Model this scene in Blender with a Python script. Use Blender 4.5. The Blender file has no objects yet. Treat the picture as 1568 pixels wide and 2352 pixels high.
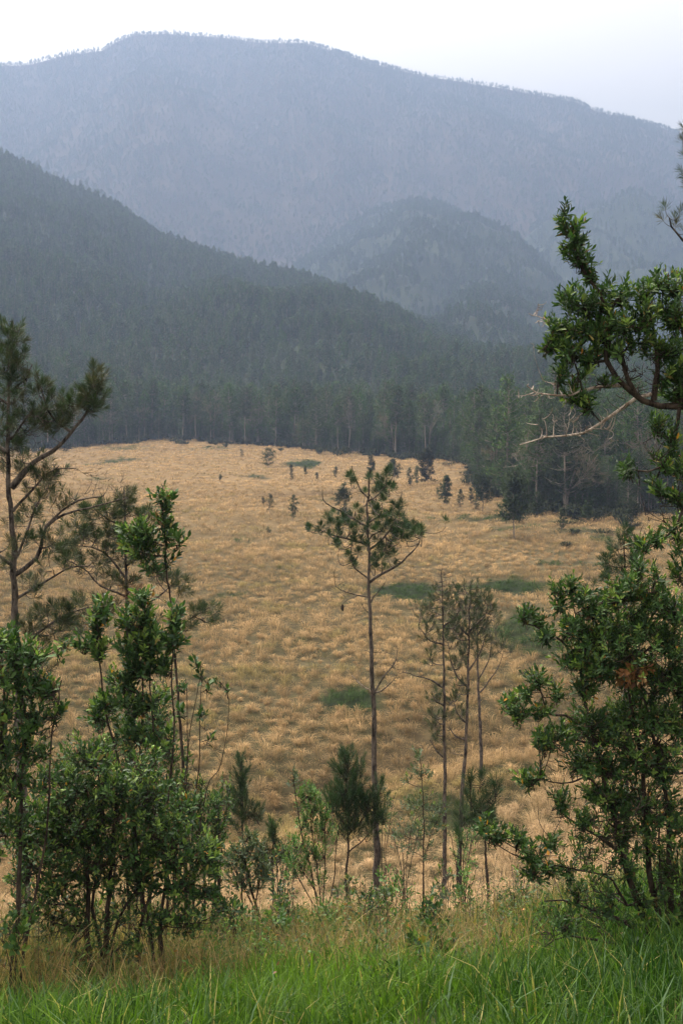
import bpy, math, random
import numpy as np

# ------------------------------------------------------------------ camera, sky, sun, exposure
F = 2839.0                      # focal length in pixels of a 1568 x 2352 view
CX, CY, HOR = 784.0, 1176.0, 900.0
PITCH = math.atan((CY - HOR) / F)
CZ = 17.0                       # eye height above the valley floor
scene = bpy.context.scene
cam_data = bpy.data.cameras.new('camera')
cam = bpy.data.objects.new('camera', cam_data)
scene.collection.objects.link(cam)
cam.location = (0, 0, CZ)
cam.rotation_euler = (math.pi / 2 - PITCH, 0, 0)
cam_data.sensor_fit = 'VERTICAL'
cam_data.sensor_height = 36
cam_data.lens = 18.0 * F / CY
cam_data.clip_start = 0.1
cam_data.clip_end = 30000
scene.camera = cam

SUN_EL, SUN_AZ = math.radians(58), math.radians(-35)      # azimuth from +Y, towards +X
world = bpy.data.worlds.new('World')
scene.world = world
world.use_nodes = True
wn, wl = world.node_tree.nodes, world.node_tree.links
wn.clear()
sky = wn.new('ShaderNodeTexSky')
sky.sky_type = 'NISHITA'
sky.sun_disc = False
sky.sun_elevation = SUN_EL
sky.sun_rotation = SUN_AZ
sky.air_density = 1.0
sky.dust_density = 6.0
sky.ozone_density = 1.0
hs = wn.new('ShaderNodeHueSaturation')
hs.inputs['Saturation'].default_value = 0.10
tint = wn.new('ShaderNodeMixRGB'); tint.blend_type = 'MULTIPLY'; tint.inputs[0].default_value = 1
tint.inputs[2].default_value = (1.30, 1.15, 0.99, 1)
bg = wn.new('ShaderNodeBackground')
bg.inputs['Strength'].default_value = 0.15
wo = wn.new('ShaderNodeOutputWorld')
wl.new(sky.outputs[0], hs.inputs['Color'])
wl.new(hs.outputs[0], tint.inputs[1]); wl.new(tint.outputs[0], bg.inputs['Color'])
wl.new(bg.outputs[0], wo.inputs['Surface'])

sd = bpy.data.lights.new('sun', 'SUN')
sd.energy = 1.5
sd.angle = math.radians(14)
sd.color = (1.0, 0.93, 0.85)
sun = bpy.data.objects.new('sun', sd)
scene.collection.objects.link(sun)
sun.rotation_euler = (math.pi / 2 - SUN_EL, 0, math.pi - SUN_AZ)
scene.view_settings.view_transform = 'Standard'
scene.view_settings.look = 'None'
scene.view_settings.gamma = 1
scene.view_settings.exposure = 1.6
scene.cycles.max_bounces = 6
scene.cycles.diffuse_bounces = 3
scene.cycles.glossy_bounces = 1
scene.cycles.transmission_bounces = 2
scene.cycles.transparent_max_bounces = 4
scene.cycles.volume_bounces = 1
scene.cycles.use_adaptive_sampling = False

rng = np.random.default_rng(7)

# ------------------------------------------------------------------ helpers
def ray(px, py):
    a, b = (px - CX) / F, (CY - py) / F
    return np.array([a, math.cos(PITCH) + b * math.sin(PITCH), -math.sin(PITCH) + b * math.cos(PITCH)])

def at(px, py, d):
    r = ray(px, py)
    return np.array([0, 0, CZ]) + r * (d / r[1])

def sstep(a, b, x):
    t = np.clip((x - a) / (b - a), 0, 1)
    return t * t * (3 - 2 * t)

def vnoise(x, y, seed=0):
    x = np.asarray(x, float); y = np.asarray(y, float)
    xi = np.floor(x).astype(np.int64); yi = np.floor(y).astype(np.int64)
    fx = x - xi; fy = y - yi
    fx = fx * fx * (3 - 2 * fx); fy = fy * fy * (3 - 2 * fy)
    def h(a, b):
        n = (a * 374761393 + b * 668265263 + seed * 974634777) & 0xffffffff
        n = ((n ^ (n >> 13)) * 1274126177) & 0xffffffff
        return ((n ^ (n >> 16)) & 0xffff) / 65535.0
    return (h(xi, yi) * (1 - fx) + h(xi + 1, yi) * fx) * (1 - fy) + (h(xi, yi + 1) * (1 - fx) + h(xi + 1, yi + 1) * fx) * fy

def fbm(x, y, seed=0, oct=4):
    s = 0; a = 0.5
    for i in range(oct):
        s = s + a * (vnoise(x * 2 ** i, y * 2 ** i, seed + i) - 0.5)
        a *= 0.5
    return s * 2

def norm(v):
    return v / np.maximum(np.linalg.norm(v, axis=-1, keepdims=True), 1e-9)

# ------------------------------------------------------------------ terrain
_py = np.array([-80, 0, 4, 6.5, 9, 12, 15, 20, 30, 38, 45, 60, 100, 350, 600, 1200, 9000.])
_pz = np.array([-1.6, -1.8, -2.9, -3.45, -4.25, -5.3, -6.75, -9.3, -13.5, -15.75, -16.2, -16.1, -16, -15.5, -8, 10, 40.])
def H(x, y):
    x = np.asarray(x, float); y = np.asarray(y, float)
    z = CZ + np.interp(y, _py, _pz)
    near = 1 - sstep(14, 34, y)
    z = z + near * (0.55 * sstep(0.8, 3.6, x) - 0.45 * sstep(-1.0, -4.5, x))
    z = z - near * 0.16 * sstep(5, 9, y) + near * 0.12 * fbm(x * 0.5, y * 0.5, 3)
    fld = sstep(34, 60, y)
    z = z + fld * (0.9 * fbm(x / 38, y / 38, 11, 2) + 0.25 * fbm(x / 7, y / 7, 13, 2))
    # dry gully that crosses the near field, then a low knoll at the far left
    g = y - (50.5 + 0.75 * x + 1.5 * np.sin(x * 0.3))
    z = z - 1.1 * np.exp(-(g / 3.2) ** 2) * sstep(-16, -4, x) * (1 - sstep(14, 22, x))
    z = z + 1.3 * np.exp(-(((x + 52) / 55) ** 2 + ((y - 345) / 60) ** 2))
    g2 = y - (166 - 0.12 * x); z = z - 0.8 * np.exp(-(g2 / 5) ** 2) * sstep(8, 16, x) * (1 - sstep(60, 75, x))
    g3 = y - (196 + 0.5 * x); z = z - 0.8 * np.exp(-(g3 / 4) ** 2) * sstep(-16, -8, x) * (1 - sstep(2, 8, x))
    return z

def hit(px, py):
    """where the view through a point meets the ground"""
    r = ray(px, py)
    ys = np.concatenate([np.arange(14, 60, 0.1), np.arange(60, 600, 0.5)])
    u = r[0] / r[1]; e = r[2] / r[1]
    dz = CZ + e * ys - H(u * ys, ys)
    k = np.argmax(dz < 0)
    if not (dz < 0).any(): k = len(ys) - 1
    return np.array([u * ys[k], ys[k], H(u * ys[k], ys[k])])

# ------------------------------------------------------------------ mesh helpers
def make_mesh(name, V, faces, mat, col=None, smooth=True, nrm=None):
    """faces: list of (n, k) int arrays; col: (nv, 3) per-vertex pigment colour"""
    me = bpy.data.meshes.new(name)
    V = np.asarray(V, np.float32)
    me.vertices.add(len(V)); me.vertices.foreach_set('co', V.ravel())
    faces = [np.asarray(f, np.int32) for f in faces if len(f)]
    loops = np.concatenate([f.ravel() for f in faces])
    tot = np.concatenate([np.full(len(f), f.shape[1], np.int32) for f in faces])
    start = np.concatenate([[0], np.cumsum(tot)[:-1]]).astype(np.int32)
    me.loops.add(len(loops)); me.loops.foreach_set('vertex_index', loops)
    me.polygons.add(len(tot)); me.polygons.foreach_set('loop_start', start)
    if smooth: me.polygons.foreach_set('use_smooth', np.ones(len(tot), bool))
    if col is not None:
        at_ = me.attributes.new('col', 'FLOAT_COLOR', 'POINT')
        c4 = np.ones((len(V), 4), np.float32); c4[:, :3] = col
        at_.data.foreach_set('color', c4.ravel())
    me.update(calc_edges=True)
    if nrm is not None: me.normals_split_custom_set_from_vertices(np.asarray(nrm, np.float32))
    me.materials.append(mat)
    return me

def link(name, me, parent=None, loc=None):
    o = bpy.data.objects.new(name, me)
    scene.collection.objects.link(o)
    if parent is not None: o.parent = parent
    if loc is not None: o.location = loc
    return o

def tag(o, label=None, cat=None, group=None, kind=None):
    if label: o['label'] = label
    if cat: o['category'] = cat
    if group: o['group'] = group
    if kind: o['kind'] = kind
    return o

def grid_mesh(name, X, Y, Z, mat, col=None):
    n, m = X.shape
    V = np.stack([X, Y, Z], -1).reshape(-1, 3)
    i = np.arange(n * m).reshape(n, m)
    f = np.stack([i[:-1, :-1], i[:-1, 1:], i[1:, 1:], i[1:, :-1]], -1).reshape(-1, 4)
    return make_mesh(name, V, [f], mat, None if col is None else col.reshape(-1, 3))

def tubes(P, R, sides=4):
    """P (M,K,3), R (M,K) -> verts, faces"""
    P = np.asarray(P, float); R = np.asarray(R, float)
    M, K, _ = P.shape
    T = norm(np.gradient(P, axis=1))
    ref = np.tile(np.array([0.31, 0.52, 0.79]), (M, 1))
    main = norm(P[:, -1] - P[:, 0])
    alt = np.abs((main * norm(ref)).sum(-1)) > 0.85
    ref[alt] = [0.9, -0.4, 0.1]
    A = norm(np.cross(T, ref[:, None, :])); B = np.cross(T, A)
    a = np.arange(sides) * 2 * math.pi / sides
    V = P[:, :, None, :] + R[:, :, None, None] * (A[:, :, None, :] * np.cos(a)[:, None] + B[:, :, None, :] * np.sin(a)[:, None])
    idx = np.arange(M * K * sides).reshape(M, K, sides)
    n = np.roll(idx, -1, axis=2)
    f = np.stack([idx[:, :-1], n[:, :-1], n[:, 1:], idx[:, 1:]], -1).reshape(-1, 4)
    return V.reshape(-1, 3), f

def spline(pts, rad, n):
    """Catmull-Rom through pts, radii interpolated"""
    p = np.asarray(pts, float); k = len(p)
    q = np.vstack([2 * p[0] - p[1], p, 2 * p[-1] - p[-2]])
    t = np.linspace(0, k - 1 - 1e-6, n); i = t.astype(int); u = (t - i)[:, None]
    a, b, c, d = q[i], q[i + 1], q[i + 2], q[i + 3]
    out = 0.5 * (2 * b + (c - a) * u + (2 * a - 5 * b + 4 * c - d) * u ** 2 + (3 * b - a - 3 * c + d) * u ** 3)
    L = np.concatenate([[0], np.cumsum(np.linalg.norm(np.diff(out, axis=0), axis=1))]); L /= max(L[-1], 1e-9)
    return out, rad[0] + (rad[1] - rad[0]) * L

LT = np.array([(0, 0, 0), (-.36, .28, .05), (0, .3, 0), (.36, .28, .05), (-.48, .64, .02), (0, .66, -.03), (.48, .64, .02), (0, 1, -.10)])
LF3 = np.array([(0, 2, 1), (0, 3, 2), (4, 5, 7), (5, 6, 7)])
LF4 = np.array([(1, 2, 5, 4), (2, 3, 6, 5)])
def leaves(pos, d, nrm, L, W):
    s = norm(np.cross(d, nrm)); n = norm(np.cross(s, d))
    V = pos[:, None] + LT[None, :, 0:1] * (W[:, None, None] * s[:, None]) + LT[None, :, 1:2] * (L[:, None, None] * d[:, None]) \
        + LT[None, :, 2:3] * (L[:, None, None] * n[:, None])
    o = (np.arange(len(pos)) * 8)[:, None, None]
    return V.reshape(-1, 3), (LF3[None] + o).reshape(-1, 3), (LF4[None] + o).reshape(-1, 4)

def perp(d, r):
    a = norm(np.cross(d, r.normal(size=d.shape)))
    return a

# ------------------------------------------------------------------ materials
def new_mat(name):
    m = bpy.data.materials.new(name); m.use_nodes = True
    nt = m.node_tree; nt.nodes.clear()
    return m, nt.nodes, nt.links

def pigment_mat(name, rough=0.5, spec=0.4, trans=0.25, var=0.0, noise=0.0, nscale=1.0, tboost=(1.2, 1.35, 0.6), bump=0):
    m, n, l = new_mat(name)
    out = n.new('ShaderNodeOutputMaterial'); p = n.new('ShaderNodeBsdfPrincipled')
    a = n.new('ShaderNodeAttribute'); a.attribute_name = 'col'
    c = a.outputs['Color']
    if var:
        oi = n.new('ShaderNodeObjectInfo')
        mr = n.new('ShaderNodeMapRange'); mr.inputs[3].default_value = 1 - var; mr.inputs[4].default_value = 1 + var
        l.new(oi.outputs['Random'], mr.inputs[0])
        hsv = n.new('ShaderNodeHueSaturation'); l.new(mr.outputs[0], hsv.inputs['Value'])
        m2 = n.new('ShaderNodeMath'); m2.operation = 'MULTIPLY'; m2.inputs[1].default_value = 7.31
        m3 = n.new('ShaderNodeMath'); m3.operation = 'FRACT'
        m4 = n.new('ShaderNodeMapRange'); m4.inputs[3].default_value = 0.6; m4.inputs[4].default_value = 1.15
        l.new(oi.outputs['Random'], m2.inputs[0]); l.new(m2.outputs[0], m3.inputs[0]); l.new(m3.outputs[0], m4.inputs[0])
        l.new(m4.outputs[0], hsv.inputs['Saturation'])
        l.new(c, hsv.inputs['Color']); c = hsv.outputs[0]
    if noise:
        tc = n.new('ShaderNodeTexCoord'); nz = n.new('ShaderNodeTexNoise')
        nz.inputs['Scale'].default_value = nscale; nz.inputs['Detail'].default_value = 6
        l.new(tc.outputs['Object'], nz.inputs['Vector'])
        mr = n.new('ShaderNodeMapRange'); mr.inputs[1].default_value = 0.3; mr.inputs[2].default_value = 0.7
        mr.inputs[3].default_value = 1 - noise; mr.inputs[4].default_value = 1 + noise
        l.new(nz.outputs['Fac'], mr.inputs[0])
        hsv = n.new('ShaderNodeHueSaturation'); l.new(mr.outputs[0], hsv.inputs['Value']); l.new(c, hsv.inputs['Color']); c = hsv.outputs[0]
        if bump:
            b = n.new('ShaderNodeBump'); b.inputs['Strength'].default_value = bump; b.inputs['Distance'].default_value = 0.05
            l.new(nz.outputs['Fac'], b.inputs['Height']); l.new(b.outputs[0], p.inputs['Normal'])
    l.new(c, p.inputs['Base Color'])
    p.inputs['Roughness'].default_value = rough
    p.inputs['Specular IOR Level'].default_value = spec
    if trans:
        tr = n.new('ShaderNodeBsdfTranslucent'); mx = n.new('ShaderNodeMixShader'); mx.inputs[0].default_value = trans
        mc = n.new('ShaderNodeMixRGB'); mc.blend_type = 'MULTIPLY'; mc.inputs[0].default_value = 1
        mc.inputs[2].default_value = (*tboost, 1)
        l.new(c, mc.inputs[1]); l.new(mc.outputs[0], tr.inputs['Color'])
        l.new(p.outputs[0], mx.inputs[1]); l.new(tr.outputs[0], mx.inputs[2]); l.new(mx.outputs[0], out.inputs['Surface'])
    else:
        l.new(p.outputs[0], out.inputs['Surface'])
    return m

def bark_mat(name, c1, c2, scale=(30, 30, 8)):
    m, n, l = new_mat(name)
    out = n.new('ShaderNodeOutputMaterial'); p = n.new('ShaderNodeBsdfPrincipled')
    tc = n.new('ShaderNodeTexCoord'); mp = n.new('ShaderNodeMapping'); mp.inputs['Scale'].default_value = scale
    nz = n.new('ShaderNodeTexNoise'); nz.inputs['Scale'].default_value = 1; nz.inputs['Detail'].default_value = 8; nz.inputs['Roughness'].default_value = 0.7
    cr = n.new('ShaderNodeValToRGB'); cr.color_ramp.elements[0].position = 0.40; cr.color_ramp.elements[1].position = 0.60
    cr.color_ramp.elements[0].color = (*c1, 1); cr.color_ramp.elements[1].color = (*c2, 1)
    b = n.new('ShaderNodeBump'); b.inputs['Strength'].default_value = 0.8; b.inputs['Distance'].default_value = 0.02
    l.new(tc.outputs['Object'], mp.inputs[0]); l.new(mp.outputs[0], nz.inputs['Vector']); l.new(nz.outputs['Fac'], cr.inputs[0])
    l.new(cr.outputs[0], p.inputs['Base Color']); l.new(nz.outputs['Fac'], b.inputs['Height']); l.new(b.outputs[0], p.inputs['Normal'])
    p.inputs['Roughness'].default_value = 0.9; p.inputs['Specular IOR Level'].default_value = 0.15
    l.new(p.outputs[0], out.inputs['Surface'])
    return m

M_leaf = pigment_mat('glossy_leaf', 0.5, 0.25, 0.25)
M_needle = pigment_mat('pine_needle', 0.55, 0.35, 0.15)
M_far = pigment_mat('distant_foliage', 0.8, 0.1, 0.2, var=0.35)
M_grass = pigment_mat('grass_blade', 0.55, 0.15, 0.38)
M_dry = pigment_mat('dry_grass', 0.8, 0.1, 0.42, tboost=(1.0, 1.0, 0.95))
M_soil = pigment_mat('ground_soil', 0.95, 0.05, 0, noise=0.35, nscale=1.3, bump=0.5)
M_hill = pigment_mat('forest_soil', 0.95, 0.05, 0, noise=0.4, nscale=0.02)
M_bark = bark_mat('pine_bark', (0.016, 0.013, 0.011), (0.135, 0.115, 0.10), (14, 14, 5))
M_bark_pale = bark_mat('pale_bark', (0.08, 0.065, 0.05), (0.34, 0.29, 0.24))
M_bark_dark = bark_mat('dark_bark', (0.016, 0.012, 0.010), (0.075, 0.058, 0.045))
M_bark_far = bark_mat('distant_bark', (0.12, 0.10, 0.085), (0.34, 0.30, 0.25), (1, 1, 0.3))
M_dead = bark_mat('dead_wood', (0.16, 0.12, 0.09), (0.48, 0.42, 0.36))

# ------------------------------------------------------------------ ground sheet
ys = np.concatenate([np.linspace(-40, 4, 12)[:-1], np.linspace(4, 60, 150)[:-1], np.geomspace(60, 420, 230)[:-1], np.geomspace(420, 4000, 40)])
us = np.concatenate([np.linspace(-1, -0.45, 12)[:-1], np.linspace(-0.45, 0.45, 240), np.linspace(0.45, 1, 12)[1:]])
Y, U = np.meshgrid(ys, us, indexing='ij')
X = U * (14 + 0.85 * np.maximum(Y, 0))
Z = H(X, Y)

# green sedge patches: pixel ellipse -> ellipse lying on the field
PATCH = []
for (cx, cy, rx, ry, k) in [(945, 1368, 80, 24, 1), (1170, 1343, 92, 22, 1), (1085, 1352, 40, 14, .8), (1180, 1445, 60, 26, .9), (1215, 1490, 55, 20, .7),
                            (860, 1612, 98, 22, 1), (700, 1064, 52, 7, 1), (590, 1096, 28, 4, .9), (262, 1064, 34, 6, .9), (1250, 1272, 42, 9, .6),
                            (1245, 1297, 34, 10, .9), (640, 1179, 26, 5, .8), (1085, 1194, 75, 6, .8), (1380, 1243, 26, 7, .8), (530, 1377, 40, 9, .5),
                            (420, 1335, 30, 9, .5), (1100, 1107, 30, 5, .8), (230, 1100, 40, 6, .4), (1050, 1880, 75, 45, .7), (1180, 1780, 70, 22, .5),
                            (790, 1350, 20, 6, .6), (410, 1130, 45, 8, .35), (480, 1030, 60, 6, .35), (1330, 1222, 60, 4, .7), (1160, 1215, 60, 4, .6), (1010, 1240, 30, 4, .5), (760, 1150, 50, 4, .5), (520, 1250, 40, 6, .4), (620, 1310, 50, 8, .35), (1350, 1300, 40, 7, .6), (1010, 1440, 40, 9, .5), (1330, 1600, 60, 16, .5), (700, 1480, 40, 8, .35), (300, 1030, 50, 6, .5), (960, 1850, 60, 30, .5)]:
    c = hit(cx, cy); a = hit(cx + rx, cy); t = hit(cx, cy - ry); b = hit(cx, cy + ry)
    PATCH.append((c[0], c[1], abs(a[0] - c[0]), abs(t[1] - b[1]) / 2, k))
def green(x, y):
    wob = 3.0 * fbm(x * 0.30 + 5, y * 0.16, 21, 4)
    g = np.zeros_like(x)
    for (cx, cy, rx, ry, k) in PATCH:
        q = ((x - cx) / rx) ** 2 + ((y - cy) / ry) ** 2
        g = np.maximum(g, k * (1 - sstep(0.45, 1.3, q + wob)))
    return g
def bank(x, y):
    """bare brown banks of the gullies"""
    g = y - (166 - 0.12 * x); a = np.exp(-(g / 5) ** 2) * sstep(8, 16, x) * (1 - sstep(60, 75, x))
    g3 = y - (196 + 0.5 * x); b = np.exp(-(g3 / 4) ** 2) * sstep(-16, -8, x) * (1 - sstep(2, 8, x))
    g1 = y - (52 + 0.75 * x + 1.5 * np.sin(x * 0.3)); c = (0.45 + 0.5 * fbm(x / 2, y / 2, 33, 2)) * np.exp(-(g1 / 4.5) ** 2) * sstep(-16, -4, x) * (1 - sstep(14, 22, x))
    return np.maximum(np.maximum(a, b), c)

# forest edge: distance of the first trees for each direction u = x / y
_eu = np.array([(px - CX) / F for px in (-400, 0, 140, 350, 600, 800, 1000, 1060, 1090, 1200, 1300, 1420, 1568, 2000)])
_ed = np.array([330, 325, 322, 372, 345, 305, 285, 265, 222, 162, 156, 160, 170, 175.])
def edge(u): return np.interp(u, _eu, _ed)

C = lambda *a: np.array(a, float)
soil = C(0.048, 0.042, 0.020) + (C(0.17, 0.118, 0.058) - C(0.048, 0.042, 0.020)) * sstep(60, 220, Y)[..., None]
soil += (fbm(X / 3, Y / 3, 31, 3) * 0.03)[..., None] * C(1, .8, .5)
gm = green(X.ravel(), Y.ravel()).reshape(X.shape)[..., None]
soil = soil * (1 - gm) + C(0.016, 0.023, 0.009) * gm
bk = bank(X, Y)[..., None]
soil = soil * (1 - 0.75 * bk) + C(0.10, 0.07, 0.04) * 0.75 * bk
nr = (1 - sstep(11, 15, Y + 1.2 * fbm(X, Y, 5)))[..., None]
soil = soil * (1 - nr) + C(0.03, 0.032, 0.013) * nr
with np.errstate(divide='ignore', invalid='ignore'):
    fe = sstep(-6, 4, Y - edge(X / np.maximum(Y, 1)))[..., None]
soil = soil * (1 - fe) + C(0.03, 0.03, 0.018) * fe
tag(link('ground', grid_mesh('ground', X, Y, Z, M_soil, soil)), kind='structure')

# ------------------------------------------------------------------ hills and mountain
def layer(sil, dist, y0, canopy, seed, amp, gul, power=1.25, back=1.6):
    """terrain whose crest follows a skyline: returns z(u, y) and crest distance"""
    q = np.array([(lambda r: (r[0] / r[1], r[2] / r[1]))(ray(a, b)) for a, b in sil])
    du = np.array([(a - CX) / F for a, _ in dist]); dd = np.array([b for _, b in dist], float)
    def yc(u): return np.interp(u, du, dd)
    def z(u, y):
        Yc = yc(u); zc = CZ + np.interp(u, q[:, 0], q[:, 1]) * Yc - canopy
        zb = H(u * y0, np.full_like(u, y0)) - 6
        s = np.clip((y - y0) / (Yc - y0), 0, 1)
        x = u * y
        zz = zb + (zc - zb) * s ** power
        n = fbm(x / gul, y / (gul * 1.8), seed, 4) * amp + (0.5 - np.abs(fbm(x / (gul * .6) + y / (gul * 2.5), y / (gul * 3), seed + 9, 2))) * amp * 0.6
        zz = zz + n * np.sin(np.clip(s, 0, 1) * math.pi) ** 0.8
        over = np.maximum(y - Yc, 0)
        return zz - over * 0.45 - (over / 60) ** 1.0 * 0
    return z, yc
def build_layer(name, z, yc, y0, deep, nu, nv, u0=-0.5, u1=0.5, col=(0.028, 0.036, 0.018)):
    u = np.linspace(u0, u1, nu); t = np.linspace(0, 1, nv)
    T, Ug = np.meshgrid(t, u, indexing='ij')
    Yg = y0 + (yc(Ug) + deep - y0) * T
    Zg = z(Ug, Yg)
    c = np.zeros(Zg.shape + (3,)) + C(*col)
    me = grid_mesh(name, Ug * Yg, Yg, Zg, M_hill, c)
    return tag(link(name, me), kind='structure')

SIL_RIDGE = [(-500, 150), (-200, 260), (0, 340), (60, 368), (130, 405), (260, 455), (350, 522), (450, 558), (560, 592), (700, 622), (780, 655), (860, 690), (950, 725), (1100, 775), (1250, 815), (1400, 850), (1600, 880), (2100, 880)]
SIL_BACK = [(-500, 200), (0, 345), (60, 352), (130, 385), (230, 430), (330, 500), (450, 560), (700, 640), (1000, 760), (2100, 900)]
SIL_B = [(-500, 900), (700, 800), (880, 740), (960, 690), (1030, 645), (1090, 618), (1150, 622), (1210, 655), (1300, 705), (1400, 745), (1500, 770), (1600, 760), (2100, 700)]
SIL_A = [(-500, 900), (500, 720), (640, 620), (720, 570), (800, 510), (880, 470), (950, 458), (1020, 470), (1090, 510), (1180, 530), (1260, 560), (1340, 610), (1440, 640), (1600, 640), (2100, 640)]
SIL_C = [(-500, 900), (1000, 640), (1150, 560), (1280, 515), (1380, 480), (1470, 466), (1568, 490), (1700, 470), (2100, 420)]
SIL_M = [(-500, 210), (-150, 160), (0, 141), (60, 140), (150, 116), (235, 107), (270, 86), (310, 70), (380, 68), (500, 77), (600, 89), (690, 89), (740, 102), (850, 137), (980, 168), (1130, 188), (1230, 208), (1320, 224), (1370, 247), (1450, 264), (1568, 300), (1750, 360), (2100, 420)]
LAY = {}
LAY['ridge'] = (*layer(SIL_RIDGE, [(-500, 1250), (0, 1180), (700, 960), (1250, 800), (1600, 700)], 330, 10, 41, 34, 130), 330)
LAY['back'] = (*layer(SIL_BACK, [(-500, 1600), (2000, 1400)], 700, 10, 47, 10, 150), 700)
LAY['b'] = (*layer(SIL_B, [(-500, 1350), (2000, 1250)], 560, 9, 43, 40, 110, 1.0), 560)
LAY['a'] = (*layer(SIL_A, [(-500, 1950), (2000, 1850)], 950, 9, 44, 90, 160, 1.0), 950)
LAY['c'] = (*layer(SIL_C, [(-500, 2150), (2000, 2100)], 1100, 9, 45, 90, 170, 1.0), 1100)
LAY['mountain'] = (*layer(SIL_M, [(-500, 2950), (900, 2850), (2000, 2650)], 1400, 8, 46, 100, 330, 1.1), 1400)
build_layer('hills', LAY['ridge'][0], LAY['ridge'][1], 330, 250, 200, 90)
build_layer('hills', LAY['back'][0], LAY['back'][1], 700, 250, 120, 60)
build_layer('hills', LAY['b'][0], LAY['b'][1], 560, 250, 160, 80)
build_layer('hills', LAY['a'][0], LAY['a'][1], 950, 250, 160, 80)
build_layer('hills', LAY['c'][0], LAY['c'][1], 1100, 250, 160, 80)
build_layer('mountain', LAY['mountain'][0], LAY['mountain'][1], 1400, 600, 260, 160, col=(0.060, 0.046, 0.036))

def top_z(x, y, skip=()):
    z = H(x, y); u = x / y
    for k, (zf, yc, y0) in LAY.items():
        if k in skip: continue
        z = np.maximum(z, np.where((y > y0) & (y < yc(u) + 240), zf(u, y), -1e3))
    return z

# ------------------------------------------------------------------ distant tree prototypes
def crown_normals(FV, h):
    """needle masses are shaded as soft clumps: normals point out of the crown and up"""
    c = FV.copy(); c[:, 2] = 0
    t = np.clip(FV[:, 2] / h, 0, 1)[:, None]
    tri_c = FV.reshape(-1, 3, 3).mean(1).repeat(3, 0)
    loc = FV - tri_c
    return norm(c / (0.12 * h) * .8 + C(0, 0, 1) * (.35 + .5 * t) + norm(loc) * .45)
def far_pine(seed, h=15.0, t0=0.38, wid=0.17, n=70, clump=0.45, dens=5, sparse=0.0, pal=((0.030, 0.066, 0.022), (0.078, 0.125, 0.036)), tri=5):
    """returns (trunk verts, faces, foliage verts, faces, colours)"""
    r = np.random.default_rng(seed)
    lean = r.normal(0, 0.015, 2) * h
    def axis(t): return np.stack([lean[0] * t ** 1.5 + 0.08 * np.sin(t * 6 + seed), lean[1] * t ** 1.5 + 0.08 * np.cos(t * 5 + seed), h * t], -1)
    tt = np.linspace(0, 1, 9)
    P = [axis(tt)]; R = [0.0115 * h * (1 - 0.85 * tt) + 0.01]
    TV, TF = tubes(np.array(P), np.array(R), 6)
    bt = t0 + (1 - t0) * np.sort(r.random(n)) ** 0.9
    s = (bt - t0) / (1 - t0)
    prof = np.sin(np.clip(s * 0.86 + 0.14, 0, 1) * math.pi) ** 0.7 * (1 - 0.3 * s)
    L = wid * h * prof * r.uniform(0.45, 1.25, n) + 0.02 * h
    ph = r.random(n) * 2 * math.pi
    up = 0.15 + 0.75 * s + r.normal(0, 0.12, n)
    D = norm(np.stack([np.cos(ph), np.sin(ph), up], -1))
    A = axis(bt)
    k = np.linspace(0, 1, 4)
    BP = A[:, None] + D[:, None] * (L[:, None] * k)[:, :, None]
    BP[:, :, 2] += -0.10 * (L[:, None] * np.sin(k * math.pi))
    BV, BF = tubes(BP, np.maximum(0.012 * h * 0.28 * (1 - 0.7 * k)[None] * np.ones((n, 1)), 0.008), 3)
    V = [BV]; 
    wood = (np.vstack([TV, BV]), np.vstack([TF, BF + len(TV)]))
    m = np.maximum((L / (wid * h) * dens).astype(int) + 1, 1)
    bi = np.repeat(np.arange(n), m)
    tpos = 1 - r.random(len(bi)) ** 1.3 * 0.75
    c = A[bi] + D[bi] * (L[bi] * tpos)[:, None]
    c += r.normal(0, 0.022 * h, c.shape) * [1, 1, 0.6]
    cd = norm(D[bi] + C(0, 0, 0.5) + r.normal(0, 0.35, c.shape))
    ti = np.repeat(np.arange(len(c)), tri)
    dd = norm(cd[ti] * 0.55 + r.normal(0, 0.75, (len(ti), 3)))
    w = perp(dd, r)
    ln = clump * r.uniform(0.5, 1.2, len(ti)); wd = ln * r.uniform(0.18, 0.34, len(ti))
    b = c[ti] + r.normal(0, clump * 0.25, (len(ti), 3))
    v0 = b - w * wd[:, None] / 2; v1 = b + w * wd[:, None] / 2; v2 = b + dd * ln[:, None]
    FV = np.stack([v0, v1, v2], 1).reshape(-1, 3)
    FF = np.arange(len(FV)).reshape(-1, 3)
    mix = np.clip(r.normal(0.5, 0.3, len(c)), 0, 1)[ti]
    col = C(*pal[0]) + (C(*pal[1]) - C(*pal[0])) * mix[:, None]
    return wood[0], wood[1], FV, FF, np.repeat(col, 3, axis=0)

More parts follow.
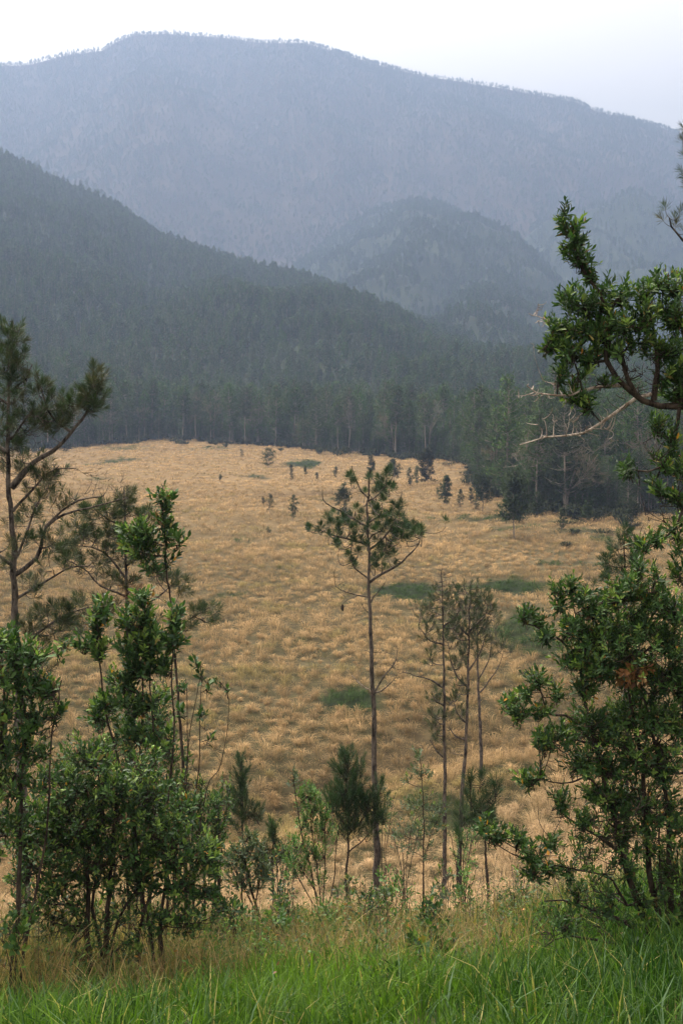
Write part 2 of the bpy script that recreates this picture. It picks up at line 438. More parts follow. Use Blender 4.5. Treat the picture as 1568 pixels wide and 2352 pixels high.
def bare_tree(seed, h=12, pal=((0.16, 0.13, 0.10), (0.24, 0.19, 0.15)), leafy=0.3):
    r = np.random.default_rng(seed)
    segs = []
    def grow(p, d, L, R, lev):
        k = np.linspace(0, 1, 5)[:, None]
        e = norm(d + r.normal(0, .18, 3) + C(0, 0, .1))
        P = p + d * L * k * (1 - k * .5) + e * L * .5 * k ** 2
        segs.append((P, R * (1 - 0.45 * k[:, 0])))
        if lev == 0: return
        for i in range(3 if lev > 1 else 4):
            kk = r.uniform(.45, 1)
            j = int(kk * 4)
            nd = norm(e + r.normal(0, .55, 3) + C(0, 0, .15))
            grow(P[j], nd, L * r.uniform(.5, .75), R * .5, lev - 1)
    grow(C(0, 0, 0), norm(C(r.normal(0, .06), r.normal(0, .06), 1)), h * .5, h * .012, 4)
    TV, TF = tubes(np.array([s[0] for s in segs[:1]]), np.array([s[1] for s in segs[:1]]), 6)
    BV, BF = tubes(np.array([s[0] for s in segs[1:]]), np.maximum(np.array([s[1] for s in segs[1:]]), .03), 3)
    tips = np.array([s[0][-1] for s in segs[40:]])
    ti = np.repeat(np.arange(len(tips)), 4)
    b = tips[ti] + r.normal(0, .25, (len(ti), 3)); dd = norm(r.normal(size=b.shape)); w = perp(dd, r)
    FV = np.stack([b - w * .04, b + w * .04, b + dd * .35], 1).reshape(-1, 3)
    mix = r.random(len(ti))[:, None]
    col = C(*pal[0]) + (C(*pal[1]) - C(*pal[0])) * mix
    return TV, TF, np.vstack([BV, FV]), BF, np.arange(len(FV)).reshape(-1, 3) + len(BV), \
        np.vstack([np.zeros((len(BV), 3)) + C(.17, .15, .12), np.repeat(col, 3, axis=0)])

VAR = []
for i in range(8):
    t0 = [0.34, 0.16, 0.45, 0.22, 0.08, 0.40, 0.12, 0.50][i]
    wv, wf, fv, ff, fc = far_pine(100 + i, 15, t0, [.17, .19, .16, .20, .17, .15, .19, .19][i], 120, 0.46, 8, tri=6)
    VAR.append((make_mesh('trunk', wv, [wf], M_bark_far), make_mesh('crown', fv, [ff], M_far, fc, nrm=crown_normals(fv, 15))))

# ---- individual pines along the forest edge
pts = []
r = np.random.default_rng(5)
uu = r.uniform(-0.36, 0.36, 60000); yy = r.uniform(140, 560, 60000)
keep = (yy > edge(uu) + 5 * fbm(uu * 60, yy * 0.02, 77, 2)) & (r.random(60000) < (yy / 560)) 
uu, yy = uu[keep], yy[keep]
sel = []; cell = {}
for u, y in zip(uu, yy):
    x = u * y; rr = 4.2
    kx, ky = int(x // rr), int(y // rr)
    ok = True
    for a in (-1, 0, 1):
        for b in (-1, 0, 1):
            for (px, py) in cell.get((kx + a, ky + b), ()):
                if (px - x) ** 2 + (py - y) ** 2 < rr * rr: ok = False
    if ok: cell.setdefault((kx, ky), []).append((x, y)); sel.append((x, y))
sel = np.array(sel)
depth_in = sel[:, 1] - edge(sel[:, 0] / sel[:, 1])
vis = np.abs(sel[:, 0] / sel[:, 1]) < 0.29
score = sel[:, 1] * 0.55 + np.maximum(depth_in, 0) * 7 + np.where(vis, 0, 1e4)
order = np.argsort(score)
ind, rest = sel[order[:296]], sel[order[296:]]
PROTO = []
r = np.random.default_rng(6)
for i, (x, y) in enumerate(ind):
    tm, cm = VAR[i % 8]
    e = link('pine_tree', None, loc=(x, y, float(H(x, y)) - 0.1))
    e.rotation_euler = (0, 0, r.random() * 6.28)
    s = r.uniform(0.72, 1.15) * (1.0 if y > 250 else 1.05)
    if r.random() < 0.30: s *= r.uniform(0.35, 0.7); e.location.y -= r.uniform(0, 7)
    e.scale = (s, s, s * r.uniform(0.95, 1.1))
    side = 'left' if x / y < -.09 else ('right' if x / y > .1 else 'middle')
    tag(e, ('tall dark green pine with slim trunk' if s > .7 else 'short young dark pine') + ', %s part of the forest edge' % side, 'pine tree', 'pines lining the edge of the forest behind the field')
    t = link('trunk', tm, e); c_ = link('crown', cm, e)
    if i < 8: PROTO.append((t, c_))

# ---- everything behind: one mass of forest per slope
def scatter_gn(name, P, idx, rot, scl, mat, label, protos):
    me = bpy.data.meshes.new(name)
    me.vertices.add(len(P)); me.vertices.foreach_set('co', np.asarray(P, np.float32).ravel())
    for nm, tp, val in (('idx', 'INT', idx), ('rz', 'FLOAT', rot), ('sc', 'FLOAT', scl)):
        a = me.attributes.new(nm, tp, 'POINT'); a.data.foreach_set('value', np.asarray(val, np.int32 if tp == 'INT' else np.float32))
    me.update()
    o = link(name, me)
    ng = bpy.data.node_groups.new(name + '_scatter', 'GeometryNodeTree')
    ng.interface.new_socket('Geometry', in_out='INPUT', socket_type='NodeSocketGeometry')
    ng.interface.new_socket('Geometry', in_out='OUTPUT', socket_type='NodeSocketGeometry')
    N, L = ng.nodes, ng.links
    gi = N.new('NodeGroupInput'); go = N.new('NodeGroupOutput')
    jn = N.new('GeometryNodeJoinGeometry')
    for pr in reversed(protos):
        sub = N.new('GeometryNodeJoinGeometry')
        for ob in pr:
            oi = N.new('GeometryNodeObjectInfo'); oi.inputs['Object'].default_value = ob
            oi.transform_space = 'ORIGINAL'
            L.new(oi.outputs['Geometry'], sub.inputs[0])
        g2 = N.new('GeometryNodeGeometryToInstance'); L.new(sub.outputs[0], g2.inputs[0]); L.new(g2.outputs[0], jn.inputs[0])
    ip = N.new('GeometryNodeInstanceOnPoints')
    ip.inputs['Pick Instance'].default_value = True
    L.new(gi.outputs[0], ip.inputs['Points']); L.new(jn.outputs[0], ip.inputs['Instance'])
    def attr(nm, tp):
        a = N.new('GeometryNodeInputNamedAttribute'); a.data_type = tp; a.inputs['Name'].default_value = nm
        return a.outputs['Attribute']
    L.new(attr('idx', 'INT'), ip.inputs['Instance Index'])
    cx = N.new('ShaderNodeCombineXYZ'); L.new(attr('rz', 'FLOAT'), cx.inputs['Z'])
    L.new(cx.outputs[0], ip.inputs['Rotation'])
    L.new(attr('sc', 'FLOAT'), ip.inputs['Scale'])
    L.new(ip.outputs[0], go.inputs[0])
    md = o.modifiers.new('scatter', 'NODES'); md.node_group = ng
    tag(o, label, 'forest', kind='stuff')
    return o

# lighter crowns for the slopes far away
LITE = []
def mass(name, label, x, y, z, s, protos):
    r = np.random.default_rng(len(x))
    scatter_gn(name, np.stack([x, y, z - 0.3], -1), r.integers(0, len(protos), len(x)), r.random(len(x)) * 6.28, s, None, label, protos)

r = np.random.default_rng(9)
def spread(y0, y1, n, uw=0.37):
    y = np.sqrt(r.uniform(y0 ** 2, y1 ** 2, n)); u = r.uniform(-uw, uw, n)
    return u * y, y
x, y = rest[:, 0], rest[:, 1]
k = np.abs(x / y) < 0.36
x, y = x[k], y[k]
x2, y2 = spread(560, 1230, 24000); k2 = y2 < LAY['ridge'][1](x2 / y2) + 25
x, y = np.concatenate([x, x2[k2]]), np.concatenate([y, y2[k2]])
sc_ = r.uniform(0.6, 1.05, len(x)) * np.where(y > 450, .85, 1.0)
un = r.uniform(.06, .36, 1500); yn = edge(un) + r.exponential(14, 1500) + 1
um = r.uniform(-.36, .06, 900); ym = edge(um) + r.exponential(10, 900) + 2
x = np.concatenate([x, un * yn, um * ym]); y = np.concatenate([y, yn, ym]); sc_ = np.concatenate([sc_, r.uniform(.15, .5, 2400)])
z = np.maximum(H(x, y), np.where(y > 330, LAY['ridge'][0](x / y, y), -1e3))
mass('forest', 'dense dark pine forest covering the near slope behind the field', x, y, z, sc_, PROTO)
def slope_mass(key, n, name, label, y0, s0, s1, skip=()):
    zf, yc, _ = LAY[key]
    x, y = spread(y0, float(np.max(yc(np.linspace(-.4, .4, 9)))) + 30, n)
    u = x / y
    z = zf(u, y); k = (vnoise(x / 45, y / 60, 5) + r.uniform(-.4, .6, len(x)) > .25) & (y < yc(u) + 30) & (z > top_z(x, y, (key,)) - 2)
    mass(name, label, x[k], y[k], z[k], r.uniform(s0, s1, k.sum()), PROTO)
slope_mass('back', 5000, 'forest', 'blue hazed forest on the ridge line just behind the left slope', 720, .55, .9)
slope_mass('b', 17000, 'forest', 'grey green forest covering the low rounded foothill at the foot of the mountain', 600, .5, .85)
slope_mass('a', 28000, 'forest', 'blue hazed forest covering the larger foothill in the middle', 1000, .5, .85)
slope_mass('c', 17000, 'forest', 'pale hazed forest covering the foothill at the right', 1200, .5, .85)
slope_mass('mountain', 72000, 'forest', 'faint thin forest covering the high hazy mountain', 1500, .35, .75)

# ------------------------------------------------------------------ dry tussock field (uncountable)
def clumps(name, x, y, nb, h, spread_r, bw, col_fn, mat, label, kindname, seed, bend=0.35, upv=1.0):
    """one mesh of arching blades; nb blades per clump, all arrays per clump"""
    r = np.random.default_rng(seed)
    ci = np.repeat(np.arange(len(x)), nb); n = len(ci)
    ph = r.random(n) * 2 * math.pi; q = r.random(n) ** 0.6
    out = np.stack([np.cos(ph), np.sin(ph), np.zeros(n)], -1)
    bx = x[ci] + out[:, 0] * q * spread_r[ci] * 0.45; by = y[ci] + out[:, 1] * q * spread_r[ci] * 0.45
    base = np.stack([bx, by, H(bx, by) - 0.02], -1)
    hh = h[ci] * r.uniform(0.6, 1.1, n); w = bw[ci] * r.uniform(0.6, 1.3, n)
    reach = spread_r[ci] * q * r.uniform(0.5, 1.3, n) + hh * 0.15
    side = np.stack([-np.sin(ph + r.normal(0, .7, n)), np.cos(ph), np.zeros(n)], -1) * w[:, None] * 0.5
    mid = base + out * (reach * 0.4)[:, None] + C(0, 0, 1) * (hh * 0.75)[:, None]
    tip = base + out * (reach * 1.1)[:, None] + C(0, 0, 1) * (hh * (1.0 - bend * q))[:, None]
    V = np.stack([base, mid - side, tip, mid + side], 1).reshape(-1, 3)
    f = np.arange(n * 4).reshape(-1, 4)
    cb, ct = col_fn(x[ci], y[ci], r, n, ci)
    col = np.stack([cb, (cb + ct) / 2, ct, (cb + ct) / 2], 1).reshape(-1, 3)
    sdn = norm(side)
    up_ = np.zeros((n, 3)) + C(0, 0, 1)
    nb_ = norm(out * .9 * q[:, None] + up_ * .35); nt_ = norm(out * .7 * q[:, None] + up_ * 1.0)
    N_ = np.stack([nb_, norm(nb_ + nt_ - sdn * .3), nt_, norm(nb_ + nt_ + sdn * .3)], 1).reshape(-1, 3)
    me = make_mesh(name, V, [f], mat, col, nrm=N_)
    return tag(link(name, me), label, kindname, kind='stuff')

def jgrid(y0, y1, sp, r, uw=0.34):
    ysx = np.arange(y0, y1, sp); X_, Y_ = [], []
    for yv in ysx:
        xs = np.arange(-uw * yv - 1, uw * yv + 1, sp); X_.append(xs); Y_.append(np.full(len(xs), yv))
    X_ = np.concatenate(X_); Y_ = np.concatenate(Y_)
    return X_ + r.normal(0, sp * .36, len(X_)), Y_ + r.normal(0, sp * .36, len(X_))

def field_col(x, y, r, n, ci):
    g = green(x, y); b = bank(x, y)
    nc = int(ci.max()) + 1; tone = np.random.default_rng(3).random(nc)[ci]
    tip = C(0.90, 0.60, 0.30) * (0.50 + 0.62 * tone[:, None]) * r.uniform(0.85, 1.15, n)[:, None]
    tip = tip * (1 + 0.42 * fbm(x / 14, y / 9, 61, 3)[:, None]) * (1 + 0.25 * fbm(x / 45, y / 30, 62, 2)[:, None])
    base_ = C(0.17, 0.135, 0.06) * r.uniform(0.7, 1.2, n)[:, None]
    gs = (fbm(x / 5, y / 3, 67, 3) > 0.13 + 0.0011 * y)[:, None] & (tone > .35)[:, None]
    tip = np.where(gs, tip * C(0.62, 0.72, 0.55), tip)
    rus = sstep(0.1, 0.4, fbm(x / 11 + 9, y / 5, 71, 2))[:, None]
    tip = tip * (1 - rus * .4) + C(0.36, 0.19, 0.09) * rus * .4
    pale = (1 - sstep(-2, 2, y - (42 + 0.9 * x + 1.2 * fbm(x / 3, y / 3, 35, 2))))[:, None] * .8  # pale straw strip; the near slope's lit look is put into the blade colour
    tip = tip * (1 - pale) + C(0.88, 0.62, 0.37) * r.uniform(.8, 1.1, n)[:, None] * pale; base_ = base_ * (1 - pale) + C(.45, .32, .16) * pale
    gc = C(0.050, 0.088, 0.024) * r.uniform(0.4, 1.9, n)[:, None]
    m = (g > .12 + .75 * np.random.default_rng(4).random(nc)[ci] + r.normal(0, .06, n))[:, None]
    tip = np.where(m, gc, tip); base_ = np.where(m, gc * .8, base_)
    bb = (b * 0.8)[:, None]
    tip = tip * (1 - bb) + C(0.085, 0.060, 0.032) * bb; base_ = base_ * (1 - bb * .6)
    return base_, tip
r = np.random.default_rng(21)
fx, fy, fn, fh, fs, fw = [], [], [], [], [], []
for (a, b, sp, nb, h, s, w) in [(30, 50, .66, 100, .50, .32, .009), (50, 80, .82, 84, .55, .38, .013), (80, 130, 1.05, 56, .55, .50, .022), (130, 210, 1.5, 34, .55, .74, .04), (210, 400, 2.2, 22, .55, 1.1, .08)]:
    x, y = jgrid(a, b, sp, r)
    k = (y < edge(x / y) + 4) & (r.random(len(x)) < 0.93) & (fbm(x / (1.2 + a * .01), y / (1.6 + a * .03), 97, 2) > -0.48)
    x, y = x[k], y[k]
    big = 1 + 0.6 * fbm(x / 8, y / 8, 91, 3) + r.normal(0, .25, len(x))
    fx.append(x); fy.append(y); fn.append(np.full(len(x), nb)); fh.append(h * np.clip(big, .5, 1.6)); fs.append(s * np.clip(big, .5, 1.6)); fw.append(np.full(len(x), w))
fx, fy, fn, fh, fs, fw = map(np.concatenate, (fx, fy, fn, fh, fs, fw))
fh = fh * np.where(green(fx, fy) > .4, 0.85, 1.0)
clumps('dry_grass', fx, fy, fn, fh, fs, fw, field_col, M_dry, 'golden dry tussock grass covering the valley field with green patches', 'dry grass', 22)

fillx, filly = [], []
for (a, b, sp) in [(30, 60, .55), (60, 110, .9), (110, 200, 1.7)]:
    x, y = jgrid(a, b, sp, r); k = y < edge(x / y); fillx.append(x[k]); filly.append(y[k])
x, y = map(np.concatenate, (fillx, filly))
def fill_col(x, y, r, n, ci):
    g = green(x, y)[:, None]; t = r.uniform(.6, 1.5, n)[:, None]; o = (np.random.default_rng(8).random(int(ci.max()) + 1)[ci] < .28)[:, None]
    c = np.where(o, C(0.085, 0.10, 0.034), C(0.40, 0.28, 0.135)) * t
    c = c * (1 - g) + C(.042, .072, .020) * t * g
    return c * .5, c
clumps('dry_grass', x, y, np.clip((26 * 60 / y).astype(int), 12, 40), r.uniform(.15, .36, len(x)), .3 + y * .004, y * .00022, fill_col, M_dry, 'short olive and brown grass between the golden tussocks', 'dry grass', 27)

# pale dry slope grass just behind the crest
x, y = jgrid(14, 34, .30, r, .36)
def slope_col(x, y, r, n, ci):
    t = r.uniform(.75, 1.2, n)[:, None]
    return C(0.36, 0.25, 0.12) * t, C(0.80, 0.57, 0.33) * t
clumps('dry_grass', x, y, np.full(len(x), 26), r.uniform(.3, .5, len(x)), np.full(len(x), .25), np.full(len(x), .008), slope_col, M_dry,
       'pale straw grass on the steep slope below the viewpoint', 'dry grass', 23)

# low scrub at the foot of the forest
n = 520
u = r.uniform(-.34, .34, n); y = edge(u) + r.normal(0, 3, n) - r.exponential(7, n) * (vnoise(u * 60, 0 * u, 7) > .45); x = u * y
def scrub_col(x, y, r, n, ci):
    t = r.uniform(.6, 1.4, n)[:, None]
    return C(0.02, 0.026, 0.012) * t, C(0.045, 0.055, 0.024) * t
clumps('undergrowth', x, y, np.full(n, 40), r.uniform(.4, 2.2, n), r.uniform(.6, 1.7, n), np.full(n, .22), scrub_col, M_dry, 'dark scrub along the foot of the forest', 'undergrowth', 24, bend=.5)

# ------------------------------------------------------------------ small pines standing in the field
FIELD = [  # x, base y, top y, width factor, low crown start, density, label
 (617, 1073, 1030, .36, .05, 9, 'bushy dark pine with broad crown near the far edge of the field'),
 (555, 1056, 1031, .16, .25, 4, 'thin young pine near the far forest edge left of the bushy dark pine'),
 (669, 1104, 1067, .13, .08, 5, 'narrow young pine in the far field, right of the bushy dark pine'),
 (701, 1092, 1073, .18, .05, 5, 'small cone of a pine beside the far green patch'),
 (728, 1101, 1085, .22, .05, 5, 'tiny round seedling pine in the middle of the far field'),
 (770, 1099, 1072, .18, .12, 6, 'small upright pine with short stem in the far field'),
 (506, 1106, 1090, .24, .05, 5, 'tiny lone seedling pine at the left of the far field'),
 (851, 1096, 1044, .16, .12, 7, 'upright pine behind the top of the tall bare-trunked pine'),
 (903, 1122, 1056, .20, .38, 7, 'pine with clear stem and rounded crown at the right of the far field'),
 (940, 1120, 1074, .16, .12, 5, 'loose young pine just left of the large dark pine'),
 (957, 1117, 1070, .16, .20, 5, 'second loose young pine touching the large dark pine'),
 (981, 1110, 1030, .22, .08, 10, 'large dark dense pine standing in front of the forest edge'),
 (1023, 1158, 1094, .19, .03, 10, 'dense egg-shaped pine alone in the field'),
 (1057, 1165, 1124, .16, .08, 6, 'slim young pine right of the egg-shaped pine'),
 (1081, 1158, 1120, .16, .08, 6, 'slim young pine left of the round crowned pine'),
 (1107, 1182, 1090, .24, .32, 10, 'round crowned dark pine with bare stem by the forest corner'),
 (1093, 1171, 1148, .34, .05, 4, 'low sprawling pine seedling below the round crowned pine'),
 (1178, 1236, 1082, .21, .26, 11, 'tall dark pine with bare stem standing out in front of the forest corner'),
 (620, 1182, 1134, .17, .10, 4, 'sparse open pine at the left end of the small green strip'),
 (673, 1196, 1137, .16, .10, 5, 'slim dark pine at the right end of the small green strip'),
 (604, 1162, 1140, .16, .10, 3, 'tiny thin pine beside the sparse open pine'),
 (617, 1230, 1211, .28, .10, 2, 'tiny leafy seedling in the open middle of the field'),
 (790, 1206, 1114, .20, .06, 8, 'dark pine half hidden behind the crown of the tall bare-trunked pine'),
 (707, 1226, 1198, .20, .10, 4, 'small pine left of the tall bare-trunked pine'),
 (1450, 1236, 1150, .22, .20, 7, 'open pine with layered branches at the right of the field'),
 (1003, 1150, 1120, .10, .50, 2, 'thin bare sapling left of the egg-shaped pine'),
 (1290, 1222, 1175, .22, .10, 7, 'small dark pine at the foot of the right forest'),
 (1345, 1205, 1150, .20, .10, 8, 'young dense pine at the foot of the right forest'),
 (1232, 1195, 1130, .20, .15, 8, 'young pine against the right forest corner'),
 (1130, 1140, 1108, .15, .10, 5, 'small slender pine above the round crowned pine'),
 (865, 1130, 1120, .30, .05, 3, 'tiny seedling pine below the upright pine'),
]
for i, (px, pb, pt, wd, t0, dn, lab) in enumerate(FIELD):
    b = hit(px, pb); d = b[1]
    h = (pb - pt) / F * d * 1.0
    n = int(16 + dn * 6)
    wv, wf, fv, ff, fc = far_pine(500 + i, h, t0, wd * 1.25, n, min(max(h * 0.07, 0.16), .5), dn, tri=7, pal=((0.026, 0.040, 0.022), (0.055, 0.075, 0.036)))
    e = link('pine_tree', None, loc=(b[0], b[1], b[2] - 0.03))
    e['label'] = lab; e['category'] = 'pine tree'; e['group'] = 'young pines scattered over the dry field'
    link('trunk', make_mesh('trunk', wv, [wf], M_bark_far), e)
    link('crown', make_mesh('crown', fv, [ff], M_far, fc, nrm=crown_normals(fv, h)), e)

# pale, nearly leafless trees seen against the dark forest
BARE = [(420, 1020, 890), (490, 1010, 850), (1140, 1075, 985), (700, 1030, 905), (320, 1010, 880), (800, 1040, 890), (985, 1050, 870), (1300, 1160, 900), (1460, 1150, 880), (590, 1020, 860), (905, 1055, 880), (1220, 1150, 900), (240, 1020, 900)]
BL = ['third from the left end', 'above the bump of the field', 'at the inner corner of the field', 'above the bushy dark pine', 'second from the left end', 'above the far narrow pines', 'behind the tall bare-trunked pine', 'above the right-hand meadow end',
      'rightmost of all', 'just left of the bushy dark pine', 'right above the tall bare-trunked pine', 'just behind the field corner', 'leftmost of all']
for i, (px, pb, pt) in enumerate(BARE):
    u = (px - CX) / F; d = float(edge(u)) + 2
    z = float(H(u * d, d)); h = (CZ - z) - (pt - HOR) / F * d
    tv, tf, cv, cq, ct, cc = bare_tree(700 + i, max(h * .85, 7), pal=((0.10, 0.085, 0.06), (0.15, 0.125, 0.09)))
    e = link('bare_tree', None, loc=(u * d, d, z - .1))
    tag(e, 'pale leafless forked tree at forest edge, ' + BL[i], 'bare tree', 'pale bare trees along the forest edge')
    link('trunk', make_mesh('trunk', tv, [tf], M_bark_far), e)
    link('crown', make_mesh('crown', cv, [cq, ct], M_far, cc, smooth=False), e)

# ------------------------------------------------------------------ green grass in the foreground
def grass(name, x, y, h, w, lean, cfn, label, cat, seed, mat, segs=3):
    r = np.random.default_rng(seed); n = len(x)
    ph = r.random(n) * 2 * math.pi
    out = np.stack([np.cos(ph), np.sin(ph), np.zeros(n)], -1); sd = np.stack([-np.sin(ph), np.cos(ph), np.zeros(n)], -1)
    # turn blades by a random amount so that some show the edge
    tw = r.normal(0, .8, n)[:, None]; sd = norm(sd * np.cos(tw) + out * np.sin(tw))
    base = np.stack([x, y, H(x, y) - .03], -1)
    k = np.linspace(0, 1, segs + 1)
    ln = lean * r.uniform(.2, 1.8, n)
    P = base[:, None] + out[:, None] * (h * ln)[:, None, None] * (k ** 2.2)[None, :, None] + C(0, 0, 1) * (h[:, None] * (k[None] - 0.35 * ln[:, None] * k[None] ** 3))[..., None]
    wk = np.array([.7, 1, .75, 0])[:segs + 1] if segs == 3 else np.linspace(1, 0, segs + 1)
    Lf = P - sd[:, None] * (w[:, None] * wk[None])[..., None] / 2; Rt = P + sd[:, None] * (w[:, None] * wk[None])[..., None] / 2
    V = np.concatenate([Lf[:, :segs], Rt[:, :segs], P[:, segs:]], 1)         # segs + segs + 1 verts
    o = (np.arange(n) * (2 * segs + 1))[:, None]
    q = np.concatenate([o + C(i, segs + i, segs + i + 1, i + 1).astype(int)[None] for i in range(segs - 1)])
    t = o + C(segs - 1, 2 * segs - 1, 2 * segs).astype(int)[None]
    c = cfn(x, y, r, n)
    cc = np.repeat(c, 2 * segs + 1, axis=0)
    me = make_mesh(name, V.reshape(-1, 3), [q, t], mat, cc)
    return tag(link(name, me), label, cat, kind='stuff')

def crest_mix(x, y):
    """0 = lush green, 1 = dry weeds; the dry band lies on the crest and at the left"""
    lim = np.interp(x, [-6, -3, -1.2, -0.3, 0.8, 2.2, 3.2, 5], [7.1, 7.2, 7.8, 8.7, 9.7, 10.4, 12.4, 15])
    return sstep(-1.0, 1.3, y - lim + 1.7 * fbm(x * .9, y * .9, 51, 3))
r = np.random.default_rng(31)
N = 130000
y = np.sqrt(r.uniform(3.0 ** 2, 14.5 ** 2, N)); x = r.uniform(-.36, .36, N) * y * 1.05
tuf = fbm(x * 2.2, y * 2.2, 53, 2)
k = r.random(N) < 0.55 + 0.9 * tuf
x, y = x[k], y[k]; n = len(x)
m = crest_mix(x, y); dry = r.random(n) < m * .93
def green_col(x, y, r, n):
    t = np.clip(r.normal(.45, .28, n) + 0.5 * fbm(x * .9, y * .9, 57, 2), 0, 1)[:, None]
    t = np.clip(t + .35 * fbm(x * .5 + 3, y * .5, 99, 2)[:, None], 0, 1)
    c = C(0.018, 0.058, 0.010) * (1 - t) + C(0.125, 0.225, 0.026) * t
    yl = r.random(n)[:, None]
    c = np.where(yl > .955, C(0.33, 0.30, 0.11), c)
    return np.where((yl < .08), C(0.10, 0.17, 0.085), c) * r.uniform(.8, 1.2, n)[:, None]
g = ~dry
hh = r.uniform(.16, .42, n) * (1 + .6 * fbm(x * .8, y * .8, 59, 2))
grass('grass', x[g], y[g], hh[g], r.uniform(.005, .014, n)[g], np.full(g.sum(), .45), green_col, 'lush bright green grass at the foot of the picture', 'grass', 32, M_grass)
def weed_col(x, y, r, n):
    c = np.array([(0.30, 0.21, 0.10), (0.20, 0.17, 0.07), (0.11, 0.15, 0.05), (0.06, 0.11, 0.035), (0.42, 0.31, 0.16), (0.16, 0.10, 0.06)])[r.choice(6, n, p=[.25, .20, .20, .13, .12, .10])]
    return c * r.uniform(.7, 1.25, n)[:, None]
M = 90000
y2 = r.uniform(6.4, 15, M); x2 = r.uniform(-.36, .36, M) * y2 * 1.05
k = (r.random(M) < crest_mix(x2, y2) * (0.5 + .9 * fbm(x2 * 1.7, y2 * 1.7, 63, 2)) )
grass('undergrowth', x2[k], y2[k], (1 + .9 * sstep(-1.2, -2.6, x2[k])) * r.uniform(.14, .50, k.sum()) * (1 + .5 * fbm(x2[k] * 1.2, y2[k] * 1.2, 65, 2)), r.uniform(.003, .008, k.sum()), np.full(k.sum(), .5), weed_col,
      'tangled dry weeds and wiry grass along the crest of the slope', 'undergrowth', 33, M_grass)
# leafy weeds mixed into the same band
M = 20000
y3 = r.uniform(6.8, 13.5, M); x3 = r.uniform(-.36, .36, M) * y3
k = r.random(M) < crest_mix(x3, y3) * (0.25 + 1.3 * fbm(x3 * 1.2 + 4, y3 * 1.2, 68, 2)) + .03
x3, y3 = x3[k], y3[k]; n = len(x3)
d = norm(np.stack([r.normal(0, 1, n), r.normal(0, 1, n), r.uniform(-.1, .9, n)], -1)); nm = norm(C(0, 0, .3) + r.normal(0, 1, (n, 3)))
ps = np.stack([x3, y3, H(x3, y3) + r.uniform(.05, .5, n)], -1)
v, t3, q4 = leaves(ps, d, nm, r.uniform(.02, .05, n), r.uniform(.009, .02, n))
wc = np.array([(0.07, 0.13, 0.04), (0.10, 0.17, 0.05), (0.18, 0.17, 0.05), (0.05, 0.09, 0.035), (0.30, 0.15, 0.04)])[r.choice(5, n, p=[.38, .25, .13, .22, .02])]
tag(link('undergrowth', make_mesh('undergrowth', v, [t3, q4], M_grass, np.repeat(wc, 8, axis=0))), 'small green and yellow weed leaves on the crest', 'undergrowth', kind='stuff')

# ------------------------------------------------------------------ foreground trees and shrubs
LEAF = {
    'deep':   [(0.027, 0.065, 0.019), (0.040, 0.095, 0.024), (0.072, 0.138, 0.030), (0.017, 0.042, 0.016)],
    'bright': [(0.055, 0.135, 0.035), (0.090, 0.190, 0.045), (0.150, 0.250, 0.055), (0.040, 0.100, 0.030)],
    'grey':   [(0.060, 0.095, 0.050), (0.090, 0.125, 0.065), (0.045, 0.075, 0.040), (0.120, 0.160, 0.080)],
    'needle': [(0.022, 0.044, 0.019), (0.034, 0.064, 0.023), (0.050, 0.085, 0.030), (0.070, 0.068, 0.030)],
    'young':  [(0.020, 0.052, 0.019), (0.030, 0.072, 0.023), (0.044, 0.096, 0.030), (0.022, 0.045, 0.020)],
    'brown':  [(0.20, 0.09, 0.035), (0.28, 0.13, 0.05), (0.13, 0.06, 0.03), (0.24, 0.15, 0.07)],
}
def px(d): return d / F          # metres per view pixel at distance d

